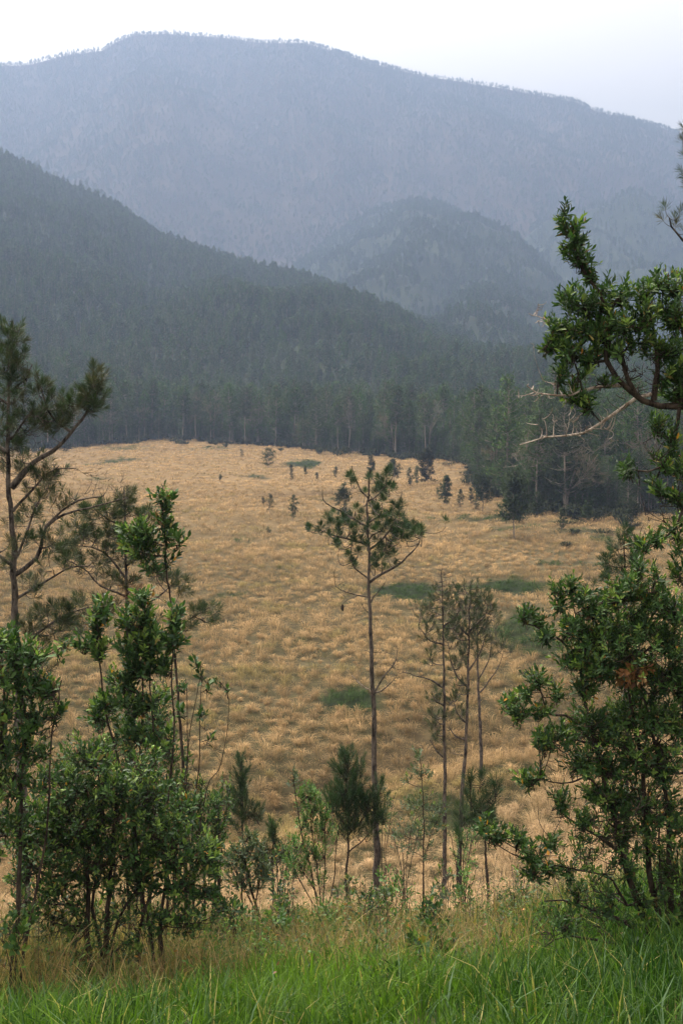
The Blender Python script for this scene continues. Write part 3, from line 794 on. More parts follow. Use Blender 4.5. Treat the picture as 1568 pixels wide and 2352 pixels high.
class Plant:
    dens = 1.0
    def __init__(s, name, label, cat, base, d, seed, bark=None, group=None, leafmat=None):
        p = at(base[0], base[1], d)
        s.loc = np.array([p[0], d, float(H(p[0], d))]); s.d = d
        s.r = np.random.default_rng(seed); s.bark = bark or M_bark_dark; s.leafmat = leafmat or M_leaf
        s.root = link(name, None, loc=s.loc); tag(s.root, label, cat, group)
        s.SP = np.zeros((0, 3)); s.SR = np.zeros(0)
        s.TW = []; s.LV = []; s.LC = []
    def _mesh(s, name, V, faces, mat, col=None, smooth=True):
        return link(name, make_mesh(name, np.asarray(V) - s.loc, faces, mat, col, smooth), s.root)
    def limb(s, pts, r0, r1, name='branch', ground=False, sides=7, skel=True, mat=None, wob=0.012):
        """pts: (pixel x, pixel y[, extra depth]); radii in metres"""
        P = [at(p[0], p[1], s.d + (p[2] if len(p) > 2 else 0)) for p in pts]
        if ground:
            g = P[0].copy(); g[2] = float(H(g[0], g[1])) - .08
            if P[0][2] > g[2] + .15: P.insert(0, g)
            else: P[0] = g
        P = np.array(P); n = max(8, int(np.linalg.norm(np.diff(P, axis=0), axis=1).sum() / 0.12)); n = min(n, 70)
        Q, R = spline(P, (r0, r1), n)
        w = s.r.normal(0, 1, (n, 3)); w = (w + np.roll(w, 1, 0) + np.roll(w, 2, 0)) / 2
        Q[1:] += w[1:] * wob
        R = R * (1 + s.r.normal(0, .06, n))
        V, f = tubes(Q[None], R[None], sides)
        o = s._mesh(name, V, [f], mat or s.bark)
        if skel: s.SP = np.vstack([s.SP, Q]); s.SR = np.concatenate([s.SR, R])
        return Q
    def _attach(s, B, dn=1.6, frac=1.0, lo=0):
        """nearest skeleton point, preferring points lower than the target"""
        SP = s.SP[lo:]
        out = np.zeros(len(B), int)
        for i, b in enumerate(B):
            v = b - SP; dist = np.linalg.norm(v, axis=1)
            pen = np.where(v[:, 2] < 0.1 * dist, 1 + dn * np.clip(-v[:, 2] / (dist + 1e-6) + .1, 0, 1), 1.0)
            out[i] = lo + np.argmin(dist * pen)
        return out
    def _twigs(s, A, B, D, ra, rb, K=6, sag=0.0, add=True, sides=3, wig=.06):
        L = np.linalg.norm(B - A, axis=1)[:, None]
        ctl = B - D * L * .45 + C(0, 0, -1) * L * sag
        ctl = ctl + s.r.normal(0, 1, ctl.shape) * L * wig
        t = np.linspace(0, 1, K)[None, :, None]
        P = A[:, None] * (1 - t) ** 2 + ctl[:, None] * 2 * t * (1 - t) + B[:, None] * t ** 2
        R = ra[:, None] * (1 - t[:, :, 0]) + rb[:, None] * t[:, :, 0]
        s.TW.append(tubes(P, R, sides))
        if add:
            s.SP = np.vstack([s.SP, P[:, 1:].reshape(-1, 3)]); s.SR = np.concatenate([s.SR, R[:, 1:].ravel()])
        return P
    def _inside(s, cx, cy, rx, ry, rd, n, dd=0, shell=0.33):
        c = at(cx, cy, s.d + dd); m = px(s.d + dd)
        v = norm(s.r.normal(size=(n, 3))) * (s.r.random((n, 1)) ** shell)
        return c, c + v * [rx * m, rd, ry * m], v
    def blob(s, cx, cy, rx, ry, rd, n, kind='deep', dd=0, L=.13, leaf=.065, lw=.36, nl=11, up=.5, sub=None, shell=.45, tw=.0035, bright=0.12, lean=(0, 0, 0), sag=0):
        """a cloud of leafy shoots joined to the nearest limb"""
        n = max(1, int(round(n * s.dens))); sub = max(1, n // 9) if sub is None else sub
        c, B, v = s._inside(cx, cy, rx * .7, ry * .7, rd * .7, sub, dd, .6)
        if sub:
            ai = s._attach(B); A = s.SP[ai]
            D = norm(norm(B - A) + C(0, 0, .5) + C(*lean))
            s._twigs(A, B, D, np.minimum(s.SR[ai] * .7, tw * 3.2), np.full(sub, tw * 1.3), 7, sag, True, 4)
        c, B, v = s._inside(cx, cy, rx, ry, rd, n, dd, shell)
        # the leafy end is as long as L, so pull the foot of the shoot inwards
        ai = s._attach(B); A = s.SP[ai]
        D = norm(norm(B - A) * .55 + v * .55 + C(0, 0, up) + C(*lean) + s.r.normal(0, .22, B.shape))
        Lk = L * s.r.uniform(.6, 1.35, n)
        B = B - D * Lk[:, None] * .6
        s._twigs(A, B, D, np.full(n, tw), np.full(n, tw * .6), 5, sag, False, 3)
        s._twigs(B, B + D * Lk[:, None], D, np.full(n, tw * .6), np.full(n, tw * .3), 3, 0, False, 3, wig=.02)
        s.shoots(B, D, Lk, nl, leaf, lw, kind, bright)
    def shoots(s, B, D, Lk, nl, leaf, lw, kind, bright=.12):
        n = len(B); r = s.r
        i = np.repeat(np.arange(n), nl); k = np.tile(np.arange(nl), n)
        t = (k + .5 + r.uniform(-.3, .3, len(k))) / nl
        ph = k * 2.4 + r.uniform(0, 6.28, n)[i] + r.normal(0, .25, len(k))
        a = np.broadcast_to(C(.21, .37, .9), (n, 3)); X1 = norm(np.cross(D, a)); X2 = np.cross(D, X1)
        rad = X1[i] * np.cos(ph)[:, None] + X2[i] * np.sin(ph)[:, None]
        al = np.radians(72 - 48 * t + r.normal(0, 9, len(t)))
        ld = norm(D[i] * np.cos(al)[:, None] + rad * np.sin(al)[:, None] + C(0, 0, .12) + r.normal(0, .1, (len(i), 3)))
        nn = norm(D[i] - ld * (D[i] * ld).sum(1, keepdims=True) + C(0, 0, .25) + r.normal(0, .15, ld.shape))
        Ls = leaf * r.uniform(.65, 1.25, len(i)) * (1 - .35 * np.abs(t - .45) * 1.6)
        Ls = Ls * r.uniform(.7, 1.25, n)[i]
        kp = r.random(len(i)) > .16 * r.uniform(.2, 2, n)[i]; i, t, k, ld, nn, Ls = i[kp], t[kp], k[kp], ld[kp], nn[kp], Ls[kp]
        p = B[i] + D[i] * (Lk[i] * t)[:, None]
        v, t3, q4 = leaves(p, ld, nn, Ls, Ls * lw * r.uniform(.85, 1.15, len(i)))
        pal = np.array(LEAF[kind]); base = pal[r.choice(len(pal), n)][i]
        own = pal[r.choice(len(pal), len(i))]
        c = base * .55 + own * .45
        # young shoot tips are a fresher green, a few old leaves turn yellow or orange
        fresh = ((r.random(n) < bright)[i] & (t > .45))[:, None]
        c = np.where(fresh, c * .35 + C(.20, .30, .06) * .65, c)
        odd = r.random(len(i))
        c = np.where((odd < .004)[:, None], C(.42, .20, .03), c); c = np.where((odd > .985)[:, None], C(.20, .17, .05), c); c = np.where(((odd > .97) & (odd < .985))[:, None], C(.12, .075, .035), c)
        c = c * r.uniform(.8, 1.25, len(i))[:, None]
        s.LV.append((v, t3, q4)); s.LC.append(np.repeat(c, 8, axis=0))
    def tufts(s, B, D, ax, nn, ln, w, kind='needle', amin=12, amax=75, droop=.05):
        """needle brushes: axis length ax, nn needles each of length ln"""
        n = len(B); r = s.r
        ax = np.broadcast_to(np.asarray(ax, float), (n,)); ln = np.broadcast_to(np.asarray(ln, float), (n,))
        i = np.repeat(np.arange(n), nn); t = r.random(len(i)) ** .8
        rad = perp(D[i], r)
        al = np.radians(amax + (amin - amax) * t + r.normal(0, 10, len(i)))
        dd = norm(D[i] * np.cos(al)[:, None] + rad * np.sin(al)[:, None])
        b = B[i] + D[i] * (ax[i] * t)[:, None]
        l_ = (ln[i] * r.uniform(.7, 1.15, len(i)))[:, None]
        sd = perp(dd, r) * w * .5
        mid = b + dd * l_ * .55; tip = b + dd * l_ + C(0, 0, -1) * l_ * droop
        V = np.stack([b, mid - sd, tip, mid + sd], 1).reshape(-1, 3)
        pal = np.array(LEAF[kind]); c = pal[r.choice(len(pal), n)][i] * .7 + pal[r.choice(len(pal), len(i))] * .3
        s.LV.append((V, np.zeros((0, 3), int), np.arange(len(V)).reshape(-1, 4)))
        s.LC.append(np.repeat(c * r.uniform(.8, 1.2, len(i))[:, None], 4, axis=0))
    def pblob(s, cx, cy, rx, ry, rd, n, dd=0, ax=.10, nn=60, ln=.17, w=.004, kind='needle', up=.8, shell=.4, tw=.005, sag=.12, sub=None, droop=.05, amin=12, amax=75, lean=(0, 0, 0)):
        sub = n // 6 if sub is None else sub
        if sub:
            c, B, v = s._inside(cx, cy, rx * .75, ry * .75, rd * .75, sub, dd, .6)
            ai = s._attach(B); A = s.SP[ai]; D = norm(norm(B - A) + C(0, 0, .4) + C(*lean))
            s._twigs(A, B, D, np.minimum(s.SR[ai] * .7, tw * 2.4), np.full(sub, tw * 1.2), 7, sag, True, 4)
        c, B, v = s._inside(cx, cy, rx, ry, rd, n, dd, shell)
        s.ptips(B, v, up, ax, nn, ln, w, kind, tw, sag, droop, amin, amax, lean)
    def ptips(s, B, v, up, ax, nn, ln, w, kind, tw=.005, sag=.12, droop=.05, amin=12, amax=75, lean=(0, 0, 0)):
        ai = s._attach(B); A = s.SP[ai]; n = len(B)
        D = norm(norm(B - A) * .6 + v * .3 + C(0, 0, up) + C(*lean) + s.r.normal(0, .15, B.shape))
        B = B - D * ax * .5
        s._twigs(A, B, D, np.full(n, tw), np.full(n, tw * .7), 6, sag, False, 3)
        s._twigs(B, B + D * ax, D, np.full(n, tw * .7), np.full(n, tw * .5), 2, 0, False, 3)
        s.tufts(B, D, ax, nn, ln, w, kind, amin, amax, droop)
    def bare(s, cx, cy, rx, ry, rd, n, dd=0, tw=.003, sag=0, up=.2, curl=.1, lean=(0, 0, 0)):
        c, B, v = s._inside(cx, cy, rx, ry, rd, n, dd, .4)
        for part in (B[:n // 3], B[n // 3:]):
            if not len(part): continue
            ai = s._attach(part); A = s.SP[ai]
            D = norm(norm(part - A) + C(0, 0, up) + C(*lean) + s.r.normal(0, .4, part.shape))
            s._twigs(A, part, D, np.full(len(part), tw), np.full(len(part), tw * .35), 7, sag, True, 3, wig=curl)
    def finish(s, crown='foliage', twmat=None):
        if s.TW:
            o = 0; V, Fq = [], []
            for v, f in s.TW: V.append(v); Fq.append(f + o); o += len(v)
            s._mesh('twigs', np.vstack(V), [np.vstack(Fq)], twmat or s.bark); s.TW = []
        if s.LV:
            o = 0; V, T3, Q4 = [], [], []
            for v, t3, q4 in s.LV: V.append(v); T3.append(t3 + o); Q4.append(q4 + o); o += len(v)
            s._mesh(crown, np.vstack(V), [np.vstack(T3), np.vstack(Q4)], s.leafmat, np.vstack(s.LC), smooth=False)
            s.LV, s.LC = [], []
        return s.root

# ================= A: the tall bare-trunked pine in the centre
p = Plant('pine_tree', 'tall slender pine with long bare trunk and sparse tufted crown in the centre', 'pine tree', (866, 2050), 25, 1, M_bark, leafmat=M_needle)
p.limb([(867, 2060), (864, 1960), (862, 1860), (859, 1740), (858, 1640), (853, 1540), (849, 1420), (847, 1320), (846, 1240), (844, 1180), (846, 1120), (849, 1078)], .083, .014, 'trunk', ground=True, sides=10)
T = p.SP.copy()
K = .018
for pts, r0 in [([(845, 1253), (810, 1240), (760, 1228), (728, 1216), (712, 1205)], .030), ([(848, 1262), (880, 1235), (905, 1200), (925, 1160)], .026),
                ([(848, 1338), (890, 1312), (930, 1288), (955, 1258), (968, 1222)], .034), ([(848, 1330), (815, 1300), (806, 1262), (808, 1240)], .018),
                ([(846, 1210), (810, 1190), (770, 1170), (742, 1150), (736, 1128)], .026), ([(846, 1200), (880, 1185), (910, 1165), (925, 1130)], .024),
                ([(846, 1150), (875, 1130), (895, 1100), (905, 1075)], .018), ([(846, 1145), (825, 1125), (812, 1090), (806, 1070)], .016),
                ([(848, 1300), (870, 1285), (890, 1250), (892, 1225)], .018), ([(847, 1240), (860, 1225), (880, 1215), (890, 1190), (905, 1180)], .018)]:
    p.limb(pts, r0, .008, sides=5, wob=.018)
for pts, r0, r1 in [([(858, 1592), (835, 1575), (808, 1548)], .024, .006), ([(860, 1592), (885, 1578), (908, 1560)], .020, .007),
                    ([(861, 1588), (880, 1555), (905, 1520), (912, 1490)], .022, .006), ([(853, 1497), (838, 1494)], .012, .006), ([(852, 1415), (840, 1400), (832, 1388)], .012, .005),
                    ([(850, 1385), (868, 1360), (885, 1335)], .018, .005), ([(850, 1372), (820, 1368), (790, 1358), (770, 1345), (767, 1315)], .016, .004), ([(820, 1368), (800, 1376), (788, 1385)], .008, .004)]:
    p.limb(pts, r0, r1, sides=5, mat=M_dead if r0 == .024 else None)
lo = len(T)
TI = [(806, 1092), (812, 1108), (838, 1130), (870, 1100), (880, 1108), (888, 1085), (895, 1078), (893, 1118), (876, 1125), (884, 1135), (817, 1168), (833, 1178), (862, 1182), (878, 1148), (905, 1160), (915, 1170), (922, 1158),
      (925, 1190), (928, 1212), (908, 1208), (890, 1205), (868, 1208), (880, 1222), (752, 1188), (760, 1202), (776, 1212), (737, 1208), (788, 1200), (800, 1202), (806, 1215), (782, 1232), (755, 1228), (772, 1248), (778, 1255),
      (815, 1230), (838, 1222), (830, 1240), (846, 1210), (712, 1214), (815, 1300), (808, 1290), (800, 1275), (822, 1268), (868, 1262), (880, 1258), (892, 1260), (860, 1280), (876, 1282), (890, 1278), (905, 1272), (862, 1302), (884, 1304),
      (912, 1222), (925, 1228), (938, 1212), (948, 1205), (958, 1212), (952, 1222), (968, 1216), (966, 1228), (920, 1238), (935, 1238), (906, 1245), (855, 1160), (868, 1168), (850, 1095), (898, 1180), (886, 1182), (870, 1190), (915, 1185),
      (820, 1210), (790, 1190), (885, 1095), (862, 1130), (905, 1232), (842, 1250), (825, 1195), (812, 1245), (898, 1200)]
B = np.array([at(a, b, p.d + p.r.normal(0, .45)) for a, b in TI])
ai = p._attach(B)
D = norm(norm(B - p.SP[ai]) * .35 + C(0, 0, .9) + p.r.normal(0, .12, B.shape))
p._twigs(p.SP[ai], B - D * .06, D, np.full(len(B), .010), np.full(len(B), .007), 7, .12, True, 4)
p.tufts(B - D * .06, D, .08, 150, .17, .0066, 'young', 8, 88, .02)
m = 36; j = p.r.integers(0, len(B), m)
B2 = B[j] + p.r.normal(0, .22, (m, 3)); ai = p._attach(B2)
D = norm(C(0, 0, 1) + p.r.normal(0, .4, B2.shape)); p._twigs(p.SP[ai], B2, D, np.full(m, .007), np.full(m, .005), 6, .1, False, 3)
p.tufts(B2, D, .06, 110, .15, .0066, 'young', 10, 88)
p.bare(850, 1240, 110, 80, .6, 70, tw=.006, sag=.12, up=.4)
p.bare(800, 1350, 40, 30, .3, 14, tw=.005, up=.4)
p.bare(890, 1520, 45, 40, .3, 40, tw=.005, up=.9)
cv, cf = tubes(np.array([[at(786, 1388, 25), at(786, 1392, 25), at(786, 1398, 25), at(787, 1404, 25)]]), np.array([[.01, .032, .034, .008]]), 8)
p._mesh('cone', cv, [cf], M_bark_dark)
p.finish()

# ================= B: tall pine at the left edge
p = Plant('pine_tree', 'large pine at the left edge with long crooked limbs reaching right', 'pine tree', (60, 2150), 15, 2, M_bark, leafmat=M_needle)
p.limb([(58, 2100), (54, 1900), (48, 1700), (40, 1520), (35, 1400), (32, 1300), (24, 1180), (19, 1080), (20, 960), (24, 860), (26, 790), (27, 735)], .085, .012, 'trunk', ground=True, sides=10)
for pts, r0 in [([(28, 1120), (80, 1060), (130, 1030), (165, 990), (200, 950), (226, 900), (233, 870)], .042), ([(165, 992), (120, 960), (95, 900), (90, 870)], .018),
                ([(36, 1320), (90, 1270), (105, 1215), (145, 1170), (190, 1148), (240, 1140)], .034), ([(110, 1208), (160, 1178), (230, 1160), (290, 1145)], .018),
                ([(24, 1180), (70, 1130), (120, 1080), (175, 1075)], .022), ([(30, 1380), (80, 1350), (130, 1320), (170, 1302), (215, 1300)], .020),
                ([(20, 1040), (-40, 1000), (-80, 960)], .03), ([(22, 900), (60, 870), (75, 840)], .018), ([(22, 930), (-20, 900), (-45, 860)], .018), ([(30, 1300), (-30, 1250), (-80, 1230)], .025),
                ([(40, 1500), (80, 1460), (140, 1420), (180, 1400), (215, 1395)], .026), ([(32, 1290), (60, 1230), (80, 1170), (110, 1120)], .02), ([(24, 1010), (60, 960), (80, 930)], .018)]:
    p.limb(pts, r0, .006, sides=6, wob=.012)
for a in [(26, 770, 28, 45, .3, 26), (20, 830, 45, 40, .4, 30), (50, 860, 32, 30, .3, 12), (20, 900, 60, 45, .4, 34), (222, 880, 22, 40, .2, 24), (205, 920, 38, 32, .3, 24), (160, 930, 50, 35, .3, 28), (100, 900, 28, 30, .3, 10), (95, 950, 50, 40, .4, 26), (40, 980, 60, 45, .5, 34),
          (130, 975, 40, 30, .3, 14), (30, 1060, 50, 50, .4, 26), (110, 1070, 50, 35, .3, 12), (80, 1110, 50, 40, .3, 16), (100, 1160, 50, 40, .4, 14), (150, 1150, 28, 26, .2, 6), (60, 1200, 60, 50, .4, 16), (40, 1270, 60, 40, .4, 12), (120, 1240, 40, 30, .3, 10),
          (-60, 960, 60, 60, .4, 26), (-60, 1250, 50, 50, .4, 18), (130, 1290, 50, 40, .3, 14), (70, 1350, 50, 30, .4, 10), (110, 1440, 50, 45, .35, 34), (150, 1410, 40, 30, .3, 18), (185, 1400, 40, 30, .3, 14), (60, 1440, 40, 30, .3, 10), (90, 1530, 40, 20, .3, 8)]:
    p.pblob(*a, nn=62, ln=.125, ax=.10, w=.0048, up=.75, tw=.0045, amin=8, amax=70)
p.bare(110, 1110, 110, 90, .5, 90, tw=.004, sag=.05, up=.3, curl=.18)
p.bare(250, 1110, 60, 50, .3, 60, tw=.004, sag=0, up=1.0, curl=.25)
p.bare(60, 1250, 70, 150, .4, 90, tw=.004, curl=.18)
p.bare(70, 1000, 80, 60, .4, 50, tw=.004, curl=.18)
p.finish()

# ================= C: slimmer pine behind it
p = Plant('pine_tree', 'slim pine with spreading tufted limbs behind the tall leafy sapling on the left', 'pine tree', (310, 2080), 19, 3, M_bark, leafmat=M_needle)
p.limb([(318, 2080), (305, 1800), (295, 1600), (292, 1450), (290, 1330), (286, 1220), (285, 1120)], .06, .012, 'trunk', ground=True, sides=8)
for pts, r0 in [([(290, 1330), (250, 1280), (215, 1260), (170, 1255)], .022), ([(290, 1370), (240, 1350), (200, 1310), (150, 1285)], .022), ([(288, 1250), (320, 1220), (345, 1180)], .018),
                ([(290, 1300), (340, 1260), (380, 1220)], .02), ([(292, 1400), (350, 1380), (390, 1350), (405, 1335)], .02), ([(293, 1460), (340, 1450), (400, 1445), (440, 1420), (480, 1395)], .022), ([(287, 1210), (250, 1190), (220, 1170)], .016), ([(295, 1500), (240, 1470), (200, 1440)], .02)]:
    p.limb(pts, r0, .007, sides=5)
for a in [(285, 1150, 26, 34, .3, 20), (230, 1170, 50, 30, .4, 26), (290, 1195, 50, 34, .4, 24), (185, 1215, 45, 30, .4, 24), (240, 1240, 60, 34, .5, 34), (165, 1255, 40, 26, .3, 18), (330, 1190, 30, 32, .3, 14), (300, 1260, 60, 36, .5, 28), (200, 1290, 60, 30, .4, 20),
          (380, 1330, 34, 24, .3, 16), (415, 1345, 30, 24, .3, 12), (470, 1410, 34, 24, .3, 22), (430, 1440, 26, 20, .3, 8), (270, 1330, 50, 30, .4, 16), (200, 1440, 40, 34, .4, 14), (340, 1440, 40, 24, .3, 8), (240, 1400, 40, 26, .3, 12)]:
    p.pblob(*a, nn=56, ln=.14, ax=.09, w=.0062, up=.7, tw=.0055)
p.pblob(290, 1355, 55, 24, .3, 10, nn=45, ln=.15, ax=.09, w=.0048, kind='brown', up=.2, tw=.0055)
p.bare(280, 1330, 110, 90, .5, 90, tw=.005, curl=.15)
p.finish()

# ================= E: three thin pines right of centre
def thin_pine(base, d, trunk, r0, limbs, blobs, label, seed, dead=None, kind='needle', ln=.17, nn=42):
    p = Plant('pine_tree', label, 'pine tree', base, d, seed, M_bark, 'slender pines standing together right of the centre', leafmat=M_needle)
    p.limb(trunk, r0, r0 * .16, 'trunk', ground=True, sides=8)
    for pts in limbs: p.limb(pts, r0 * .42, .008, sides=5)
    for a in blobs: p.pblob(*a, nn=nn, ln=ln, ax=.12, w=.0075, up=.9, tw=.008, kind=kind, amin=6, amax=48)
    for a in (dead or []): p.bare(*a, tw=.007, up=.7)
    p.finish(); return p
thin_pine((1020, 2020), 34, [(1020, 2030), (1020, 1900), (1020, 1750), (1019, 1620), (1018, 1500), (1016, 1400), (1014, 1310)], .075,
          [[(1018, 1580), (985, 1560), (950, 1550), (925, 1545)], [(1018, 1480), (985, 1470), (960, 1440)], [(1017, 1440), (1045, 1415), (1060, 1385)], [(1019, 1620), (1000, 1610), (990, 1590)], [(1019, 1740), (1000, 1720), (985, 1700)]],
          [(975, 1405, 38, 30, .5, 26), (1010, 1380, 40, 34, .5, 20), (1040, 1420, 34, 34, .5, 22), (985, 1450, 30, 26, .4, 16), (1010, 1470, 30, 30, .4, 16), (985, 1510, 16, 20, .3, 8), (1000, 1600, 22, 16, .3, 14), (998, 1650, 22, 30, .3, 18), (1000, 1690, 20, 20, .3, 12), (1030, 1640, 16, 16, .3, 8)],
          'slender pale-topped pine, leftmost of the thin pines right of centre', 11, [(1015, 1340, 34, 48, .4, 110), (960, 1540, 50, 20, .3, 20), (1030, 1380, 50, 40, .4, 50)], nn=34)
thin_pine((1055, 2010), 36, [(1053, 2015), (1056, 1900), (1064, 1780), (1070, 1680), (1073, 1580), (1076, 1480), (1078, 1400), (1080, 1340)], .085,
          [[(1074, 1580), (1050, 1555), (1035, 1520), (1030, 1490)], [(1075, 1540), (1100, 1500), (1115, 1460)], [(1077, 1460), (1050, 1430), (1040, 1400)], [(1077, 1450), (1110, 1420), (1120, 1390)], [(1070, 1660), (1050, 1640), (1040, 1610)], [(1068, 1700), (1045, 1690), (1030, 1670)]],
          [(1080, 1365, 50, 30, .7, 44), (1040, 1385, 34, 26, .5, 24), (1115, 1385, 36, 26, .5, 30), (1075, 1420, 50, 34, .6, 44), (1040, 1450, 34, 36, .5, 30), (1085, 1480, 40, 40, .5, 34), (1050, 1520, 30, 34, .4, 22), (1100, 1440, 30, 30, .4, 20), (1055, 1580, 24, 24, .3, 14), (1045, 1610, 24, 18, .3, 14), (1060, 1640, 16, 16, .3, 8)],
          'thickest crowned pine, middle of the thin pines right of centre', 12, [(1078, 1400, 60, 80, .6, 120), (1040, 1690, 40, 40, .3, 30)])
thin_pine((1105, 1790), 50, [(1105, 1790), (1103, 1700), (1099, 1600), (1096, 1520), (1094, 1440), (1092, 1370)], .085,
          [[(1101, 1590), (1125, 1560), (1145, 1530), (1155, 1495)], [(1098, 1560), (1120, 1520), (1128, 1480)], [(1096, 1480), (1075, 1450)], [(1096, 1460), (1120, 1420), (1135, 1400)]],
          [(1150, 1480, 34, 30, .6, 26), (1130, 1450, 30, 26, .5, 18), (1175, 1490, 14, 16, .3, 6), (1120, 1400, 40, 34, .6, 26), (1095, 1500, 16, 20, .4, 10), (1125, 1500, 14, 16, .3, 8), (1090, 1385, 40, 30, .6, 20)],
          'far thin pine with a forked limb, rightmost of the thin pines right of centre', 13, [(1120, 1450, 50, 60, .5, 90)], ln=.24, nn=34)

# ================= young pines below the centre
def young_pine(base, d, trunk, r0, blobs, label, seed, kind='young', ln=.13, nn=70, w=.005, limbs=(), ax=.26, up=1.2):
    p = Plant('pine_tree', label, 'pine tree', base, d, seed, M_bark_dark, 'young pines growing on the slope below the viewpoint', leafmat=M_needle)
    p.limb(trunk, r0, .006, 'trunk', ground=True, sides=7)
    for pts in limbs: p.limb(pts, r0 * .5, .006, sides=5)
    for a in blobs: p.pblob(*a, nn=nn, ln=ln, ax=ax, w=w, up=up, tw=.006, kind=kind, sub=max(2, a[5] // 4), amin=8, amax=62, sag=.05)
    p.finish(); return p
young_pine((555, 2000), 22, [(556, 2010), (556, 1930), (556, 1850), (556, 1800), (554, 1750)], .024,
           [(553, 1752, 7, 16, .1, 8), (553, 1790, 15, 22, .15, 16), (556, 1828, 24, 24, .2, 24), (558, 1865, 30, 20, .22, 22), (528, 1845, 13, 16, .12, 8), (594, 1872, 14, 16, .12, 8), (555, 1895, 34, 14, .2, 8)],
           'young cone-shaped pine left of the centre below the field', 21)
young_pine((797, 2060), 21, [(796, 2065), (797, 1980), (798, 1900), (799, 1820), (797, 1760), (795, 1725)], .03,
           [(795, 1735, 10, 18, .15, 10), (792, 1770, 26, 24, .25, 24), (825, 1765, 12, 20, .15, 8), (797, 1810, 44, 28, .35, 46), (797, 1855, 55, 28, .4, 52), (845, 1840, 30, 34, .3, 26), (762, 1840, 26, 26, .3, 20), (797, 1895, 50, 24, .35, 30), (870, 1820, 16, 26, .2, 12), (860, 1880, 30, 24, .25, 14), (880, 1870, 14, 22, .15, 6), (830, 1910, 40, 20, .3, 10)],
           'broad bushy young pine touching the trunk of the tall centre pine', 22, limbs=[[(798, 1920), (830, 1880), (860, 1850)], [(798, 1900), (775, 1870), (760, 1850)], [(797, 1960), (835, 1930), (862, 1900)]])
young_pine((628, 2060), 18, [(626, 2070), (627, 1990), (628, 1940), (630, 1905)], .018,
           [(629, 1905, 8, 12, .08, 7), (630, 1925, 10, 12, .1, 7), (628, 1975, 18, 16, .12, 7), (605, 1950, 10, 14, .1, 4), (650, 1960, 10, 14, .1, 4), (610, 2010, 20, 16, .12, 4)],
           'small thin young pine with a dark brush top behind the leafy bush', 23)
young_pine((1116, 2060), 23, [(1121, 2075), (1118, 2010), (1114, 1960), (1112, 1925), (1110, 1880), (1100, 1830)], .045,
           [(1080, 1800, 8, 20, .12, 7), (1108, 1795, 9, 16, .12, 6), (1140, 1815, 12, 22, .15, 9), (1085, 1845, 20, 24, .2, 10), (1120, 1845, 26, 20, .25, 12), (1060, 1880, 10, 30, .15, 8), (1122, 1885, 16, 24, .2, 12), (1090, 1890, 26, 26, .2, 10)],
           'young pine with long soft needles and thick dark stem below the slender trunks', 24, ln=.20, w=.0042, nn=85, ax=.22, limbs=[[(1108, 1870), (1085, 1850), (1078, 1820)], [(1108, 1865), (1130, 1850), (1140, 1825)]])
young_pine((985, 2045), 15, [(1052, 2060), (1056, 1990), (1058, 1930)], .012,
           [(1058, 1930, 10, 14, .08, 4)], 'thin spindly young pine stem in front of the slender trunks', 25)
# pine behind the right-hand shrub
p = Plant('pine_tree', 'small dark pine rising behind the big shrub at the right', 'pine tree', (1432, 2000), 16, 26, M_bark_dark, leafmat=M_needle)
p.limb([(1436, 2000), (1436, 1700), (1434, 1500), (1432, 1350), (1432, 1230)], .04, .008, 'trunk', ground=True)
for a in [(1436, 1225, 12, 16, .1, 9), (1415, 1255, 20, 18, .15, 10), (1450, 1260, 18, 18, .15, 9), (1395, 1290, 18, 14, .15, 9), (1425, 1300, 30, 22, .2, 16), (1462, 1295, 22, 16, .15, 9), (1390, 1320, 18, 20, .15, 10), (1430, 1345, 30, 24, .2, 14), (1470, 1330, 16, 24, .15, 7), (1355, 1360, 20, 20, .2, 10), (1380, 1380, 24, 24, .2, 12), (1440, 1390, 40, 24, .3, 14)]:
    p.pblob(*a, nn=60, ln=.10, ax=.09, w=.0042, up=.8, tw=.004, kind='young')
p.finish()
# pine whose needles enter at the upper right edge
p = Plant('pine_tree', 'pine at the upper right edge of which only a few tufted twigs show', 'pine tree', (1680, 2100), 9.5, 27, M_bark, leafmat=M_needle)
p.limb([(1690, 2200), (1660, 1500), (1640, 900), (1620, 500), (1600, 250), (1595, 180)], .09, .02, 'trunk', ground=True, sides=8)
p.limb([(1636, 700), (1600, 590), (1560, 540), (1535, 500)], .018, .005); p.limb([(1602, 420), (1590, 380), (1578, 350)], .01, .004)
B = np.array([at(a, b, 9.5 + c) for a, b, c in [(1527, 480, 0), (1548, 505, .1), (1560, 490, -.1), (1520, 505, .1), (1572, 530, 0), (1566, 325, 0), (1572, 360, .1), (1570, 395, 0), (1574, 300, 0), (1580, 430, 0), (1550, 520, .1)]])
p.ptips(B, norm(p.r.normal(size=B.shape)), .9, .04, 60, .085, .003, 'needle', .003, .05, amin=8, amax=80)
for a in [(1620, 400, 40, 120, .3, 60), (1640, 560, 40, 80, .3, 40)]: p.pblob(*a, nn=40, ln=.08, ax=.04, w=.003, tw=.003)
p.finish()

# ================= broadleaf saplings on the left
def sapling(name, label, base, d, seed, stems, blobs, kind='deep', leaf=.075, lw=.36, bark=None, group=None, bare=(), bright=.12, cat='shrub', nl=12, L=.16, up=.9, tw=.0035, wob=.01, dens=1.35):
    p = Plant(name, label, cat, base, d, seed, bark or M_bark_dark, group); p.dens = dens
    for k, (pts, r0, r1) in enumerate(stems): p.limb(pts, r0, r1, 'stem', ground=True, sides=6, wob=wob)
    for a in blobs:
        kw = dict(kind=kind, leaf=leaf, lw=lw, bright=bright, nl=nl, L=L, up=up, tw=tw)
        if isinstance(a[-1], dict): kw.update(a[-1]); a = a[:-1]
        p.blob(*a, **kw)
    for b in bare: p.bare(*b)
    p.finish(); return p

